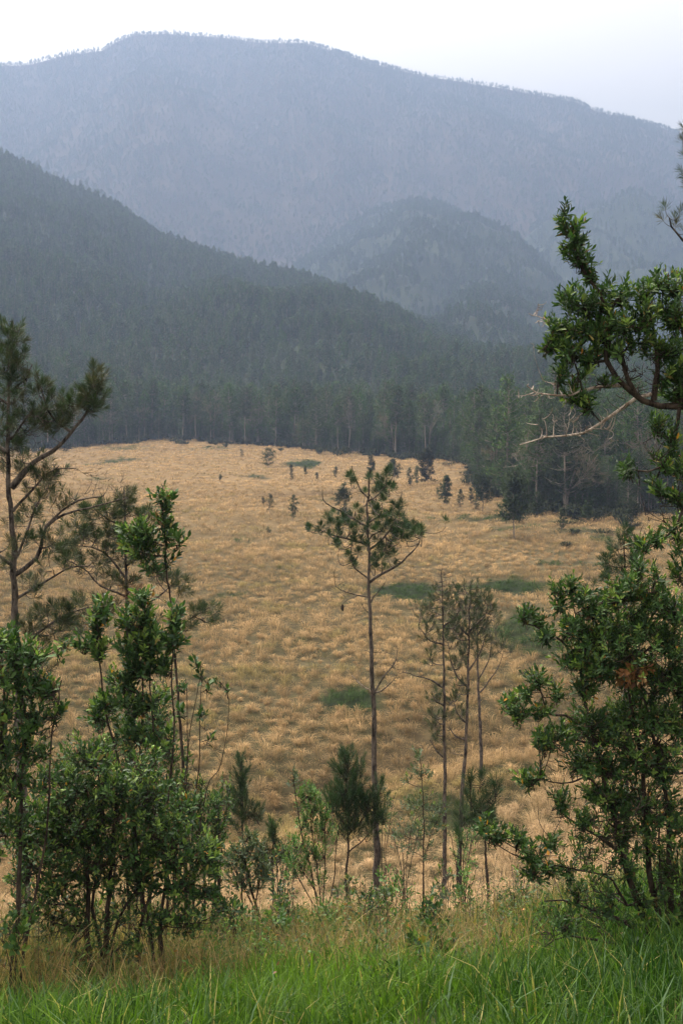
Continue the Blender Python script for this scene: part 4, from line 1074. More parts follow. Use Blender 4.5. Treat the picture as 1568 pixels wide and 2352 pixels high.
sapling('leafy_sapling', 'tall single-stemmed sapling topped by a plume of broad leaves, left of the tall centre pine', (425, 2100), 11.5, 31,
        [([(432, 2100), (425, 1880), (418, 1700), (405, 1540), (395, 1420), (384, 1330), (380, 1240), (372, 1150)], .022, .006)],
        [(368, 1145, 14, 22, .08, 7), (385, 1150, 14, 24, .08, 7), (378, 1190, 18, 26, .1, 9), (385, 1240, 14, 24, .1, 6), (412, 1238, 16, 22, .1, 7), (340, 1230, 30, 22, .15, 16), (310, 1215, 30, 22, .15, 14), (330, 1265, 40, 24, .2, 16), (290, 1240, 26, 26, .15, 10), (350, 1300, 28, 18, .15, 9), (385, 1290, 16, 16, .1, 4)],
        'deep', .085, .38, cat='sapling', bright=.2, L=.17)
sapling('leafy_sapling', 'cluster of upright shoots with large oval leaves above the rounded bush on the left', (330, 2150), 10.0, 32,
        [([(330, 2180), (326, 1950), (322, 1750), (330, 1560), (335, 1380)], .016, .005), ([(345, 2180), (350, 1950), (352, 1760), (345, 1600), (350, 1450)], .014, .005), ([(300, 2170), (290, 1950), (270, 1750), (235, 1580), (228, 1400)], .016, .005),
         ([(380, 2180), (385, 1980), (392, 1800), (395, 1600), (400, 1440)], .014, .005), ([(400, 2150), (412, 1900), (430, 1720), (450, 1600), (465, 1540)], .008, .003)],
        [(332, 1372, 18, 24, .1, 9), (328, 1420, 24, 28, .12, 14), (290, 1430, 26, 28, .15, 15), (235, 1395, 18, 26, .1, 10), (225, 1440, 22, 26, .12, 12), (188, 1480, 24, 14, .1, 8), (230, 1500, 26, 26, .12, 12), (310, 1480, 40, 28, .2, 26), (350, 1470, 34, 34, .2, 24), (400, 1420, 20, 26, .12, 12), (400, 1470, 24, 26, .12, 14),
         (330, 1530, 44, 28, .2, 26), (290, 1560, 34, 26, .2, 16), (370, 1530, 30, 26, .15, 14), (300, 1610, 44, 28, .2, 18), (250, 1610, 30, 28, .15, 10), (345, 1620, 40, 28, .2, 14), (225, 1640, 26, 20, .15, 8), (300, 1680, 50, 28, .2, 16), (350, 1700, 50, 26, .2, 14)],
        'deep', .072, .40, cat='sapling', bright=.2, L=.15, dens=1.7, bare=[(360, 1700, 90, 120, .3, 60)])
sapling('leafy_sapling', 'wispy sapling with a few paired leaves on thin bare twigs, right of the leafy cluster', (430, 2120), 10.5, 33,
        [([(432, 2120), (440, 1900), (455, 1750), (462, 1620), (462, 1530)], .010, .003), ([(440, 2110), (470, 1830), (505, 1760), (525, 1660), (520, 1590)], .007, .003), ([(432, 2110), (420, 1900), (430, 1700), (425, 1560)], .008, .003)],
        [(452, 1525, 14, 16, .08, 4), (462, 1555, 10, 12, .08, 2), (478, 1580, 14, 12, .08, 3), (425, 1580, 12, 14, .08, 3), (460, 1640, 14, 14, .08, 3), (498, 1570, 14, 8, .06, 2, {'leaf': .05}), (522, 1585, 10, 8, .06, 2, {'leaf': .05}), (420, 1640, 12, 14, .08, 3), (475, 1700, 12, 14, .1, 2), (440, 1740, 20, 20, .1, 3)],
        'deep', .075, .42, cat='sapling', bare=[(470, 1720, 50, 90, .25, 30)], L=.09, nl=6)

sapling('broadleaf_shrub', 'airy small-leaved shrub behind the cluster of upright shoots on the left', (300, 2150), 12.5, 34,
        [([(260, 2140), (262, 1900), (240, 1760), (220, 1640)], .016, .005), ([(330, 2140), (335, 1900), (350, 1720), (360, 1620)], .016, .005), ([(400, 2140), (400, 1950), (395, 1800), (385, 1700)], .014, .005), ([(200, 2140), (190, 1950), (170, 1820), (160, 1740)], .014, .005)],
        [(230, 1640, 40, 40, .3, 26), (290, 1680, 50, 40, .35, 36), (360, 1650, 44, 44, .3, 34), (390, 1720, 36, 44, .3, 28), (320, 1760, 60, 44, .4, 46), (240, 1740, 50, 40, .35, 34), (170, 1760, 40, 34, .3, 22), (400, 1800, 36, 40, .3, 30), (350, 1830, 50, 40, .35, 34), (430, 1880, 34, 40, .3, 22), (260, 1560, 30, 30, .2, 12), (380, 1580, 26, 34, .2, 12)],
        'deep', .058, .36, bright=.25, L=.14, dens=1.9, bare=[(300, 1700, 120, 140, .4, 120), (330, 1950, 130, 120, .5, 120)])
# ================= left edge bush
sapling('broadleaf_shrub', 'dense broad-leaved shrub at the left edge in front of the big pine', (20, 2250), 8.2, 41,
        [([(30, 2260), (40, 2050), (50, 1850), (60, 1700), (50, 1550)], .022, .006), ([(-20, 2260), (-20, 2000), (0, 1800), (10, 1620), (0, 1480)], .022, .006), ([(50, 2250), (90, 2000), (110, 1800), (125, 1650), (140, 1560)], .014, .004), ([(-60, 2250), (-70, 1900), (-60, 1650)], .02, .006)],
        [(5, 1470, 30, 26, .2, 22), (45, 1500, 40, 26, .2, 30), (85, 1510, 22, 22, .15, 14), (20, 1550, 50, 34, .25, 40), (75, 1570, 40, 34, .2, 26), (110, 1590, 24, 26, .15, 12), (155, 1480, 14, 12, .08, 2), (140, 1500, 12, 10, .08, 2), (10, 1630, 60, 40, .3, 40), (75, 1650, 40, 36, .2, 24), (125, 1640, 26, 28, .15, 8),
         (10, 1720, 60, 44, .3, 40), (80, 1720, 36, 34, .2, 18), (20, 1800, 60, 44, .3, 36), (-60, 1600, 60, 120, .4, 60), (-60, 1850, 60, 120, .4, 50), (20, 1900, 60, 60, .3, 30), (100, 1790, 30, 30, .2, 8)],
        'deep', .058, .40, bright=.18, dens=1.7, bare=[(110, 1620, 50, 80, .25, 40), (30, 2080, 80, 100, .3, 40)], L=.12, nl=10)

# ================= big rounded bush, lower left
sapling('broadleaf_shrub', 'big rounded green bush on several dark stems at the lower left', (250, 2250), 8.8, 42,
        [([(205, 2270), (200, 2150), (205, 2050), (190, 1950), (150, 1850)], .026, .008), ([(238, 2270), (245, 2130), (255, 2020), (262, 1900), (270, 1800)], .028, .008), ([(250, 2260), (230, 2150), (215, 2050), (240, 1900), (230, 1800)], .018, .006),
         ([(375, 2240), (368, 2120), (385, 2000), (400, 1900)], .024, .007), ([(355, 2240), (345, 2120), (320, 2000), (310, 1880)], .016, .006), ([(335, 2250), (325, 2150), (345, 2030), (360, 1920)], .014, .005), ([(258, 2150), (300, 2060), (350, 2010), (430, 1980), (470, 1950)], .014, .005), ([(200, 2160), (150, 2060), (90, 2000), (40, 1960)], .016, .005)],
        [(225, 1745, 44, 30, .25, 22), (165, 1800, 60, 34, .35, 40), (260, 1800, 60, 34, .35, 46), (110, 1860, 60, 40, .35, 44), (200, 1860, 70, 44, .45, 70), (300, 1860, 60, 44, .4, 56), (370, 1890, 50, 40, .35, 40), (60, 1920, 44, 40, .3, 30), (140, 1930, 70, 44, .45, 64),
         (230, 1940, 70, 44, .45, 64), (320, 1950, 60, 44, .4, 54), (400, 1950, 55, 44, .35, 44), (465, 1960, 40, 36, .3, 30), (490, 1990, 24, 28, .2, 14), (60, 1990, 44, 36, .3, 24), (150, 2010, 60, 36, .35, 38), (240, 2010, 60, 34, .35, 30), (330, 2020, 50, 34, .3, 30), (420, 2025, 50, 34, .3, 30), (480, 2045, 30, 24, .2, 12),
         (110, 2060, 40, 26, .25, 12), (340, 1810, 50, 34, .3, 26), (420, 1860, 40, 34, .25, 22), (180, 2070, 40, 26, .25, 12), (290, 2080, 40, 26, .25, 8), (150, 2130, 50, 30, .25, 7), (370, 2100, 40, 30, .25, 8), (200, 1720, 60, 30, .3, 20), (330, 1750, 50, 30, .3, 16), (130, 1780, 40, 30, .3, 14), (420, 2070, 60, 30, .3, 10), (60, 2070, 50, 40, .3, 16), (120, 2110, 60, 40, .3, 14), (230, 2120, 60, 40, .35, 12), (320, 2120, 60, 40, .35, 12), (440, 2120, 50, 34, .3, 12), (40, 2160, 50, 50, .3, 14), (180, 2180, 50, 30, .3, 6), (300, 2180, 60, 30, .3, 6), (500, 2080, 30, 30, .25, 8)],
        'deep', .054, .36, bright=.28, dens=2.1, bare=[(280, 2100, 150, 90, .5, 130), (240, 1900, 180, 120, .5, 120)], L=.12, nl=11)
sapling('broadleaf_shrub', 'small-leaved bush filling the gap right of the big rounded bush', (470, 2150), 11, 43,
        [([(470, 2150), (468, 2000), (465, 1900), (460, 1820)], .012, .004), ([(485, 2150), (495, 2000), (500, 1880)], .010, .004), ([(455, 2150), (440, 2000), (430, 1870)], .010, .004)],
        [(460, 1810, 24, 20, .15, 10), (445, 1850, 34, 24, .2, 20), (490, 1850, 28, 28, .2, 18), (465, 1895, 44, 30, .25, 30), (500, 1920, 26, 34, .2, 16), (450, 1950, 40, 30, .2, 16), (420, 1800, 20, 24, .15, 8), (395, 1840, 20, 30, .2, 10)],
        'deep', .05, .36, L=.11, dens=1.6)

# ================= shrubs in the middle of the slope
sapling('broadleaf_shrub', 'rounded grey-green shrub beneath the young cone-shaped pine', (565, 2080), 12.5, 44,
        [([(590, 2100), (580, 2050), (565, 1990), (560, 1940)], .018, .006), ([(580, 2090), (560, 2040), (540, 2000), (530, 1970)], .012, .004), ([(585, 2090), (595, 2030), (600, 1980), (605, 1950)], .012, .004)],
        [(572, 1920, 22, 16, .15, 12), (565, 1950, 40, 22, .25, 30), (600, 1965, 26, 24, .2, 18), (535, 1965, 30, 24, .2, 20), (560, 1995, 50, 24, .3, 34), (610, 2000, 26, 20, .2, 12), (535, 2020, 34, 20, .2, 12), (585, 2030, 34, 18, .2, 12)],
        'grey', .055, .40, L=.10, dens=1.4, bare=[(590, 2020, 50, 50, .2, 30)])
sapling('broadleaf_shrub', 'upright many-stemmed green shrub fanning out left of the bushy young pine', (720, 2090), 15, 45,
        [([(735, 2110), (720, 2020), (700, 1940), (680, 1850), (672, 1780)], .013, .004), ([(738, 2110), (728, 2000), (715, 1900), (708, 1830)], .013, .004), ([(742, 2110), (742, 2000), (745, 1900), (750, 1850)], .012, .004), ([(735, 2110), (700, 2040), (672, 1990), (660, 1950)], .012, .004), ([(748, 2110), (765, 2020), (775, 1930), (780, 1880)], .012, .004), ([(740, 2110), (725, 2050), (690, 1990), (680, 1960)], .010, .004)],
        [(675, 1790, 14, 22, .12, 8, {'kind': 'grey'}), (690, 1830, 16, 22, .15, 10), (712, 1820, 20, 20, .15, 14), (722, 1850, 24, 26, .2, 20), (745, 1865, 18, 24, .15, 12), (700, 1880, 28, 28, .2, 22), (735, 1900, 28, 28, .2, 20), (680, 1930, 26, 26, .2, 16), (760, 1910, 18, 28, .15, 10), (715, 1950, 32, 28, .2, 22), (670, 1970, 24, 24, .2, 16), (695, 1990, 34, 24, .2, 18), (740, 1960, 24, 26, .2, 12), (665, 2010, 14, 16, .12, 5), (730, 2010, 30, 20, .2, 8)],
        'bright', .055, .32, L=.15, up=1.6, nl=14, bright=.1, dens=1.5)
sapling('leafy_sapling', 'thin grey-leaved sapling between the centre pine and the slender trunks', (972, 2060), 19, 46,
        [([(972, 2070), (972, 1960), (972, 1860), (968, 1780), (962, 1725)], .018, .005), ([(972, 2000), (985, 1930), (1000, 1890), (1015, 1870)], .010, .004)],
        [(958, 1735, 14, 20, .15, 8), (962, 1770, 26, 18, .2, 14), (985, 1775, 16, 14, .15, 6), (935, 1790, 14, 12, .15, 6), (940, 1850, 30, 22, .25, 14), (975, 1840, 30, 24, .25, 12), (1010, 1850, 22, 20, .2, 10), (950, 1900, 44, 22, .3, 18), (1000, 1900, 30, 20, .2, 10), (920, 1920, 20, 16, .2, 5), (985, 1950, 40, 24, .3, 8)],
        'grey', .06, .40, L=.12, cat='sapling', bare=[(965, 1950, 60, 80, .4, 50)])

# ================= right-hand large shrub
p = Plant('broadleaf_shrub', 'large spreading broad-leaved shrub with many dark stems at the right', 'shrub', (1530, 2230), 8.3, 51, M_bark_dark); p.dens = 1.85
for pts, r0, r1 in [([(1520, 2240), (1470, 2080), (1430, 1960), (1400, 1840), (1370, 1720), (1340, 1600), (1330, 1450)], .028, .006), ([(1530, 2240), (1500, 2060), (1480, 1880), (1460, 1720), (1440, 1560), (1430, 1420)], .026, .006),
                    ([(1545, 2240), (1540, 2050), (1535, 1850), (1500, 1680), (1470, 1560)], .028, .007), ([(1560, 2240), (1575, 2000), (1570, 1750), (1560, 1550), (1540, 1420)], .028, .007), ([(1510, 2180), (1450, 2120), (1380, 2085), (1320, 2070), (1250, 2068)], .018, .005),
                    ([(1430, 1960), (1370, 1910), (1310, 1880), (1270, 1858)], .014, .004), ([(1400, 1850), (1350, 1790), (1300, 1800), (1240, 1790)], .010, .003), ([(1370, 1720), (1320, 1650), (1260, 1640), (1200, 1650)], .014, .004), ([(1340, 1560), (1300, 1490), (1250, 1450), (1200, 1435)], .012, .004),
                    ([(1500, 2230), (1440, 2180), (1370, 2160), (1300, 2150), (1250, 2180)], .014, .004), ([(1600, 2240), (1610, 1900), (1600, 1500)], .026, .006), ([(1540, 2230), (1560, 2100), (1555, 1950)], .012, .004), ([(1550, 2230), (1530, 2080), (1510, 1960), (1520, 1840)], .012, .004),
                    ([(1440, 2080), (1400, 2020), (1340, 2000), (1280, 1990)], .010, .004)]:
    p.limb(pts, r0, r1, 'stem', ground=pts[0][1] > 2225, sides=6)
for a in [(1310, 1345, 16, 18, .1, 8), (1330, 1370, 26, 16, .15, 10), (1275, 1350, 16, 14, .1, 5), (1285, 1385, 18, 18, .12, 8), (1365, 1400, 30, 26, .2, 22), (1200, 1408, 22, 12, .12, 9), (1235, 1420, 20, 10, .1, 6), (1250, 1460, 26, 20, .15, 10), (1410, 1370, 30, 30, .2, 20), (1450, 1350, 34, 34, .2, 26), (1500, 1370, 40, 36, .25, 34), (1550, 1400, 36, 40, .25, 30), (1465, 1300, 14, 30, .1, 7), (1505, 1320, 14, 24, .1, 6),
          (1310, 1440, 30, 26, .2, 16), (1350, 1460, 40, 30, .25, 32), (1410, 1450, 44, 34, .3, 42), (1470, 1440, 40, 34, .3, 38), (1530, 1470, 40, 36, .3, 36), (1310, 1510, 36, 28, .2, 22), (1370, 1530, 44, 32, .3, 36), (1440, 1520, 40, 34, .3, 34), (1510, 1550, 44, 36, .3, 34), (1560, 1560, 36, 50, .3, 26), (1340, 1580, 34, 22, .2, 14),
          (1235, 1560, 26, 20, .15, 12), (1200, 1590, 30, 14, .15, 8), (1170, 1610, 22, 14, .12, 8), (1190, 1640, 26, 16, .15, 12), (1240, 1630, 26, 16, .15, 8), (1280, 1590, 26, 16, .15, 8), (1250, 1700, 34, 24, .2, 20), (1300, 1690, 34, 20, .2, 16), (1350, 1660, 40, 30, .25, 22), (1390, 1680, 40, 30, .25, 22), (1440, 1640, 40, 34, .3, 24), (1500, 1640, 40, 34, .3, 26), (1555, 1660, 30, 40, .25, 22),
          (1210, 1790, 24, 18, .15, 14), (1240, 1780, 14, 12, .1, 4), (1340, 1750, 40, 30, .25, 20), (1400, 1760, 44, 34, .25, 26), (1460, 1740, 40, 34, .25, 22), (1520, 1760, 40, 40, .3, 26), (1360, 1820, 30, 26, .2, 14), (1290, 1840, 26, 24, .15, 12), (1340, 1880, 30, 24, .2, 10), (1420, 1840, 40, 34, .25, 16), (1480, 1850, 40, 40, .25, 16), (1545, 1870, 30, 50, .25, 18),
          (1110, 1900, 22, 18, .12, 12), (1145, 1920, 24, 16, .12, 10), (1190, 1930, 26, 22, .15, 12), (1220, 1960, 30, 20, .15, 12), (1250, 1990, 28, 20, .15, 10), (1215, 2000, 28, 16, .15, 8), (1265, 1935, 26, 20, .15, 9), (1300, 2000, 24, 20, .15, 6), (1320, 2050, 30, 20, .15, 6), (1390, 2060, 30, 26, .2, 7), (1440, 1980, 40, 30, .25, 9), (1540, 1990, 30, 50, .25, 12), (1470, 2060, 36, 28, .2, 9), (1290, 2120, 40, 26, .2, 9), (1540, 2120, 26, 40, .2, 8), (1410, 1920, 40, 24, .2, 7),
          (1620, 1500, 40, 120, .35, 60), (1620, 1800, 40, 150, .35, 50)]:
    p.blob(*a, kind='deep', leaf=.050, lw=.34, L=.13, nl=15, up=.6, bright=.18)
for a in [(1450, 1490, 150, 100, .45, 110), (1490, 1680, 120, 110, .45, 95), (1370, 1700, 110, 100, .4, 50), (1490, 1860, 95, 110, .4, 70), (1390, 1880, 100, 90, .4, 34), (1520, 2050, 70, 100, .35, 50), (1400, 2070, 110, 60, .35, 26), (1340, 1980, 80, 50, .3, 14)]:
    p.blob(*a, kind='deep', leaf=.047, lw=.34, L=.14, nl=15, up=.6, bright=.18, shell=.33)
p.blob(1455, 1545, 44, 22, .15, 12, kind='brown', leaf=.07, lw=.4, L=.08, nl=9, up=-.6, bright=0, dd=-.25)
p.bare(1400, 1850, 190, 300, .5, 320, tw=.0035, curl=.12)
p.bare(1330, 2130, 170, 50, .4, 120, tw=.0035, curl=.12)
p.finish()

# ================= tree reaching in from the upper right
p = Plant('broadleaf_tree', 'leafy tree reaching in from the upper right with a mossy limb and bare twigs', 'tree', (1720, 2300), 7.0, 61, M_bark_dark); p.dens = 1.6
p.limb([(1740, 2300), (1730, 1900), (1710, 1500), (1690, 1200), (1700, 900), (1690, 600), (1680, 450)], .09, .03, 'trunk', ground=True, sides=9)
for pts, r0, r1, mt in [([(1695, 960), (1620, 935), (1560, 925), (1500, 922), (1460, 908), (1430, 885), (1400, 850), (1385, 800), (1400, 730), (1380, 680), (1350, 640), (1320, 560), (1300, 490)], .024, .005, None),
                    ([(1430, 885), (1390, 885), (1350, 890), (1320, 900), (1290, 910), (1240, 905), (1210, 885)], .012, .003, M_dead), ([(1498, 905), (1460, 915), (1410, 950), (1360, 985), (1320, 1000), (1260, 1002), (1190, 1025)], .012, .003, M_dead),
                    ([(1460, 908), (1440, 850), (1420, 800), (1340, 780), (1270, 770)], .016, .005, None), ([(1500, 920), (1510, 840), (1500, 760), (1490, 680)], .018, .005, None), ([(1560, 925), (1570, 830), (1560, 720), (1550, 650)], .02, .005, None),
                    ([(1440, 850), (1400, 790), (1380, 740), (1330, 700)], .012, .004, None), ([(1560, 925), (1545, 1000), (1530, 1060), (1480, 1085), (1440, 1075)], .012, .004, None), ([(1610, 935), (1580, 1050), (1560, 1180), (1500, 1260), (1470, 1240)], .014, .004, None),
                    ([(1375, 770), (1300, 750), (1240, 730), (1215, 720)], .005, .002, M_dead), ([(1660, 1250), (1600, 1280), (1560, 1240), (1530, 1200)], .014, .004, None)]:
    p.limb(pts, r0, r1, sides=6, mat=mt, wob=.008)
for a in [(1292, 490, 8, 18, .05, 3), (1296, 520, 12, 16, .06, 4), (1318, 520, 14, 10, .06, 3), (1322, 555, 22, 22, .1, 12), (1320, 585, 24, 24, .1, 14), (1345, 610, 14, 16, .08, 5), (1362, 635, 14, 14, .08, 4), (1385, 665, 16, 14, .08, 6), (1310, 690, 24, 26, .15, 14), (1345, 700, 26, 26, .15, 14), (1385, 700, 24, 24, .15, 12), (1430, 680, 20, 28, .12, 10), (1475, 670, 22, 26, .12, 10), (1510, 650, 22, 26, .12, 12), (1550, 660, 24, 30, .15, 14),
          (1290, 750, 30, 22, .15, 16), (1335, 750, 34, 28, .2, 20), (1385, 755, 34, 30, .2, 22), (1430, 740, 30, 30, .2, 20), (1480, 730, 34, 34, .2, 24), (1540, 720, 34, 36, .2, 26), (1265, 790, 24, 20, .12, 12), (1305, 805, 34, 24, .2, 18), (1360, 815, 34, 24, .2, 16), (1410, 800, 30, 24, .2, 12), (1470, 790, 34, 28, .2, 14), (1530, 800, 34, 34, .2, 22), (1560, 850, 24, 34, .15, 18), (1530, 870, 24, 20, .15, 10), (1290, 855, 24, 20, .12, 10), (1330, 860, 26, 14, .12, 5), (1320, 910, 22, 18, .12, 10), (1345, 930, 16, 16, .1, 6), (1390, 875, 20, 10, .1, 3), (1550, 905, 20, 20, .1, 8),
          (1510, 980, 22, 14, .12, 6), (1545, 1010, 24, 22, .12, 9), (1440, 1080, 20, 18, .1, 8, {}), (1520, 1060, 26, 20, .15, 10), (1555, 1080, 22, 26, .15, 8), (1510, 1120, 24, 16, .12, 7), (1550, 1150, 22, 24, .12, 8), (1470, 1245, 24, 16, .12, 8), (1510, 1235, 26, 14, .12, 7), (1550, 1210, 24, 24, .12, 8), (1555, 1310, 20, 24, .12, 8), (1550, 1260, 20, 20, .12, 4),
          (1640, 700, 50, 160, .4, 90), (1640, 950, 50, 100, .4, 50), (1640, 1200, 50, 130, .4, 50)]:
    a = a[:6]
    p.blob(*a, kind='deep', leaf=.051, lw=.30, L=.12, nl=16, up=.7, bright=.25, tw=.003)
p.bare(1440, 870, 90, 50, .25, 120, tw=.003, up=.5)
p.bare(1520, 1100, 60, 180, .25, 80, tw=.003)
p.finish()
q = p
p = Plant('dead_branch', 'x', 'x', (1300, 950), 7.0, 62, M_dead)
bpy.data.objects.remove(p.root)
p.root = q.root; p.loc = q.loc
for pts, r0 in [([(1320, 900), (1290, 910), (1240, 905), (1210, 885)], .006), ([(1360, 985), (1320, 1000), (1260, 1002), (1190, 1025)], .006), ([(1375, 770), (1300, 750), (1240, 730), (1215, 720)], .003)]:
    Q, R = spline(np.array([at(a, b, 7.0) for a, b in pts]), (r0, .002), 14); p.SP = np.vstack([p.SP, Q]); p.SR = np.concatenate([p.SR, R])
p.bare(1260, 900, 90, 36, .12, 30, tw=.0036, up=.6, curl=.12, lean=(-.6, 0, 0)); p.bare(1310, 975, 120, 55, .12, 46, tw=.0036, up=.2, curl=.12, lean=(-.8, 0, 0)); p.bare(1240, 720, 26, 34, .08, 16, tw=.003, up=.8, lean=(-.5, 0, 0))
p.bare(1220, 790, 20, 18, .05, 3, tw=.0022)
p.finish()

# ================= leafy weeds and bare stalks along the crest
WE = [(1000, 2180, 60, 60, 9.2, 'broad dark vine leaves in the grass below the slender pines', 'deep', .085, 26), (1290, 2175, 60, 34, 9.6, 'low dark leafy clump in the grass left of the right-hand shrub', 'deep', .06, 22), (870, 2250, 60, 40, 7.6, 'dull green leafy weed in the foreground grass', 'deep', .055, 16),
      (640, 2105, 40, 26, 10.8, 'yellowing leafy weed on the crest left of the centre', 'bright', .06, 14), (600, 2190, 44, 26, 9.4, 'small leafy weed at the right foot of the big bush', 'bright', .05, 16), (30, 2150, 50, 50, 7.6, 'leafy weed at the lower left corner', 'deep', .07, 18), (890, 2060, 40, 40, 12.0, 'thin leafy weed at the foot of the tall centre pine', 'grey', .06, 18),
      (1020, 2020, 30, 40, 13, 'leafy sprig in front of the slender trunks', 'grey', .06, 12), (1490, 2200, 50, 40, 7.6, 'blue-green leafy clump at the foot of the right-hand shrub', 'deep', .08, 16), (800, 2040, 40, 20, 13, 'low leafy weed right of the fan-shaped shrub', 'grey', .06, 12), (1180, 2110, 50, 30, 11, 'mixed leafy weed below the young pine with long needles', 'grey', .05, 16)]
for i, (cx, cy, rx, ry, d, lab, kd, lf, n) in enumerate(WE):
    p = Plant('leafy_weed', lab, 'plant', (cx, cy), d, 80 + i, M_bark_dark, 'leafy weeds along the crest')
    for k in range(4):
        p.limb([(cx + (k - 1.5) * 6, cy + ry), (cx + (k - 1.5) * rx * .4, cy), (cx + (k - 1.5) * rx * .55, cy - ry * .6)], .005, .002, 'stem', ground=True, sides=4)
    p.blob(cx, cy, rx, ry, .25, n, kind=kd, leaf=lf, lw=.55, L=.10, nl=8, up=.7, bright=.1)
    p.finish()
ST = [(1245, 2040, 11.5), (1130, 2050, 12), (930, 2040, 12.5), (1190, 2010, 12.5), (1330, 2090, 10.5), (760, 2075, 12), (655, 2060, 12.5), (1080, 2080, 11.5), (850, 2090, 11.5), (1010, 2050, 12), (520, 2120, 10.5), (1290, 2030, 12.0)]
SL = ['left of the big right-hand shrub', 'at the foot of the thick-stemmed young pine', 'right of the tall centre pine', 'between the thick-stemmed young pine and the right shrub', 'under the lowest limb of the right shrub', 'below the fan-shaped shrub', 'left of the fan-shaped shrub',
      'below the slender trunks', 'just left of the tall centre pine', 'between the slender trunks', 'at the right foot of the big rounded bush', 'behind the lowest limb of the right shrub']
for i, (cx, cy, d) in enumerate(ST):
    p = Plant('dry_weed', 'thin brown stalks with pale seed heads, ' + SL[i], 'plant', (cx, cy), d, 120 + i, M_bark_pale, 'dry stalks along the crest')
    for k in range(3): p.limb([(cx + k * 8 - 8, cy + 60), (cx + k * 14 - 14, cy), (cx + k * 24 - 24, cy - 60)], .004, .0015, 'stem', ground=True, sides=4, mat=M_bark)
    p.bare(cx, cy - 20, 40, 50, .25, 40, tw=.0022, up=.8)
    tips = p.SP[p.r.integers(len(p.SP) // 3, len(p.SP), 16)]
    p.tufts(tips, norm(C(0, 0, 1) + p.r.normal(0, .5, tips.shape)), .02, 8, .022, .006, 'brown', 10, 80)
    p.LC[-1] = p.LC[-1] * 0 + C(.34, .28, .2)
    p.finish('seed_head', M_bark)

for i, (cx, cy, hh, d, lab, kd, lf) in enumerate([(905, 2060, 75, 12.6, 'slim leafy sapling just right of the foot of the tall centre pine', 'bright', .055), (1062, 2060, 60, 13, 'small leafy sapling between the slender trunks on the crest', 'bright', .055), (1185, 2080, 60, 12, 'small grey-green sapling right of the thick-stemmed young pine', 'grey', .05),
        (655, 2090, 50, 12, 'small leafy sapling left of the fan-shaped shrub on the crest', 'deep', .055), (840, 2090, 60, 11.5, 'low twiggy shrub on the crest before the tall centre pine', 'deep', .05), (530, 2120, 60, 10.5, 'low leafy shrub at the right foot of the big rounded bush', 'deep', .055), (1260, 2130, 50, 10.5, 'low leafy shrub under the long low limb of the right shrub', 'deep', .05), (985, 2120, 60, 10.8, 'low broad leafy shrub on the crest below the slender trunks', 'deep', .07), (745, 2130, 46, 11, 'low leafy sprig on the crest below the fan-shaped shrub', 'bright', .05)]):
    sapling('leafy_sapling', lab, (cx, cy + hh), d, 300 + i, [([(cx + k * 5, cy + hh), (cx + k * 9, cy), (cx + k * 16 + (i % 3 - 1) * 8, cy - hh)], .006, .002) for k in (-1.5, -.4, .8, 1.7)],
            [(cx, cy, hh * .8, hh * .8, .25, 24), (cx + (i % 3 - 1) * 10, cy - hh * .6, hh * .5, hh * .6, .2, 14)], kd, lf, .42, L=.11, nl=8, cat='sapling', up=1.0, group='small saplings on the crest')
for i, (cx, cy, rx, ry, d, n_, kd, lab) in enumerate([(930, 1920, 60, 40, 24, 40, 'grey', 'airy grey-green shrub in the hollow between the centre pine and the slender trunks'), (880, 1870, 36, 50, 27, 30, 'deep', 'dark twiggy shrub in the hollow just right of the centre pine'),
        (1060, 1960, 40, 50, 20, 22, 'bright', 'fresh green shrub beside the slender trunks on the slope'), (640, 1985, 44, 50, 17, 26, 'deep', 'twiggy shrub between the rounded grey-green shrub and the fan-shaped shrub'), (500, 1870, 40, 70, 14, 40, 'deep', 'leafy shrub at the right shoulder of the big rounded bush')]):
    sapling('broadleaf_shrub', lab, (cx, cy + 90), d, 330 + i, [([(cx + k * 4, cy + 100), (cx + k * rx * .3, cy), (cx + k * rx * .5, cy - ry)], .012, .004) for k in (-1.5, -.5, .6, 1.6)],
            [(cx, cy, rx, ry, .5, n_), (cx + rx * .3, cy - ry * .7, rx * .5, ry * .5, .3, n_ // 3)], kd, .055, .4, L=.14, nl=11, dens=1.6, bare=[(cx, cy, rx, ry, .4, 40)])
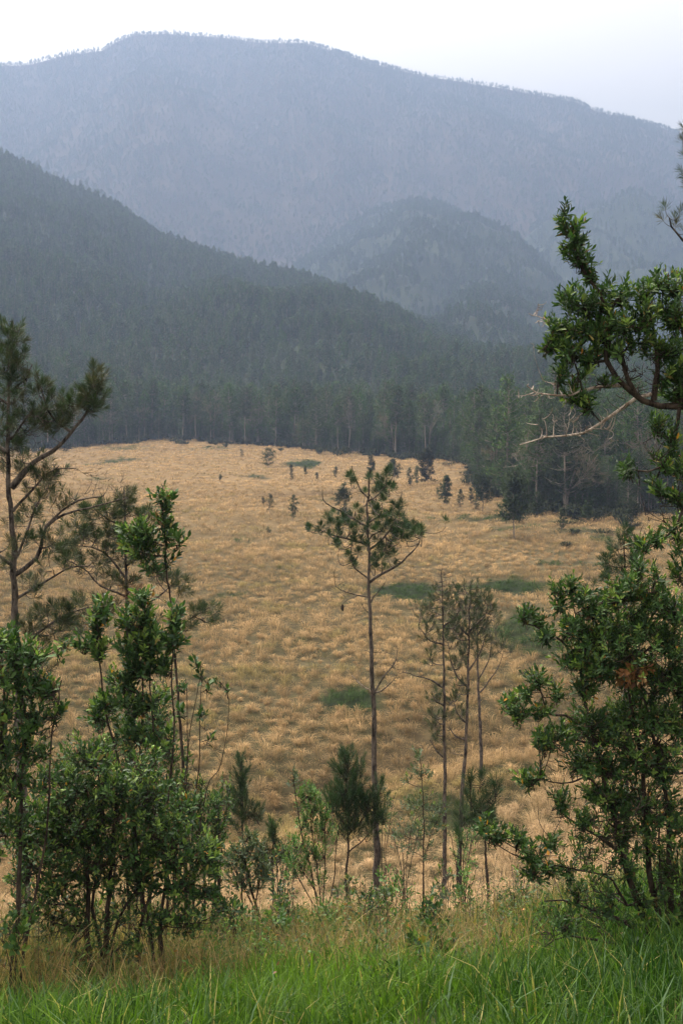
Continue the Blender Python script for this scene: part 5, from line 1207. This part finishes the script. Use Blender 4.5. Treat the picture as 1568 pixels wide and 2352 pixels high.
# leafy sprigs and wiry stalks tangled along the crest
p = Plant('undergrowth', 'tangle of low leafy sprigs and wiry brown stalks along the crest', 'undergrowth', (784, 2100), 10, 200, M_bark)
p.root['kind'] = 'stuff'
n = 1500; r = p.r
y = r.uniform(7.2, 13.6, n); x = r.uniform(-.34, .34, n) * y
k = r.random(n) < crest_mix(x, y) * (.35 + 1.2 * fbm(x * .8 + 7, y * .8, 88, 2)) + .04
x, y = x[k], y[k]; n = len(x)
B = np.stack([x, y, H(x, y) - .03], -1); D = norm(C(0, 0, 1) + r.normal(0, .28, (n, 3))); L = r.uniform(.2, .62, n) * (1 + .5 * sstep(-1, -2.5, x))
p._twigs(B, B + D * L[:, None], D, np.full(n, .003), np.full(n, .0015), 5, 0, False, 3)
h1 = n // 3
p.shoots(B[:h1] + D[:h1] * .08, D[:h1], L[:h1], 13, .038, .5, 'bright', .2)
p.shoots(B[h1:2 * h1] + D[h1:2 * h1] * .12, D[h1:2 * h1], L[h1:2 * h1] * .8, 11, .045, .38, 'deep', .1)
p.shoots(B[2 * h1:] + D[2 * h1:] * .2, D[2 * h1:], L[2 * h1:] * .8, 9, .03, .4, 'brown', .1)
p.finish()

# ------------------------------------------------------------------ haze
me = bpy.data.meshes.new('haze')
x0, x1, y0, y1, z0, z1 = -3600, 3600, -60, 4200, -30, 960
me.from_pydata([(a, b, c) for a in (x0, x1) for b in (y0, y1) for c in (z0, z1)], [],
               [(0, 1, 3, 2), (4, 6, 7, 5), (0, 4, 5, 1), (2, 3, 7, 6), (0, 2, 6, 4), (1, 5, 7, 3)])
m, n, l = new_mat('haze_air')
pv = n.new('ShaderNodeVolumePrincipled'); out = n.new('ShaderNodeOutputMaterial')
pv.inputs['Color'].default_value = (0.256, 0.345, 0.510, 1)
pv.inputs['Density'].default_value = 0.00047
pv.inputs['Anisotropy'].default_value = 0.3
l.new(pv.outputs[0], out.inputs['Volume'])
me.materials.append(m)
tag(link('haze', me), 'thin blue haze filling the valley', 'haze', kind='stuff')
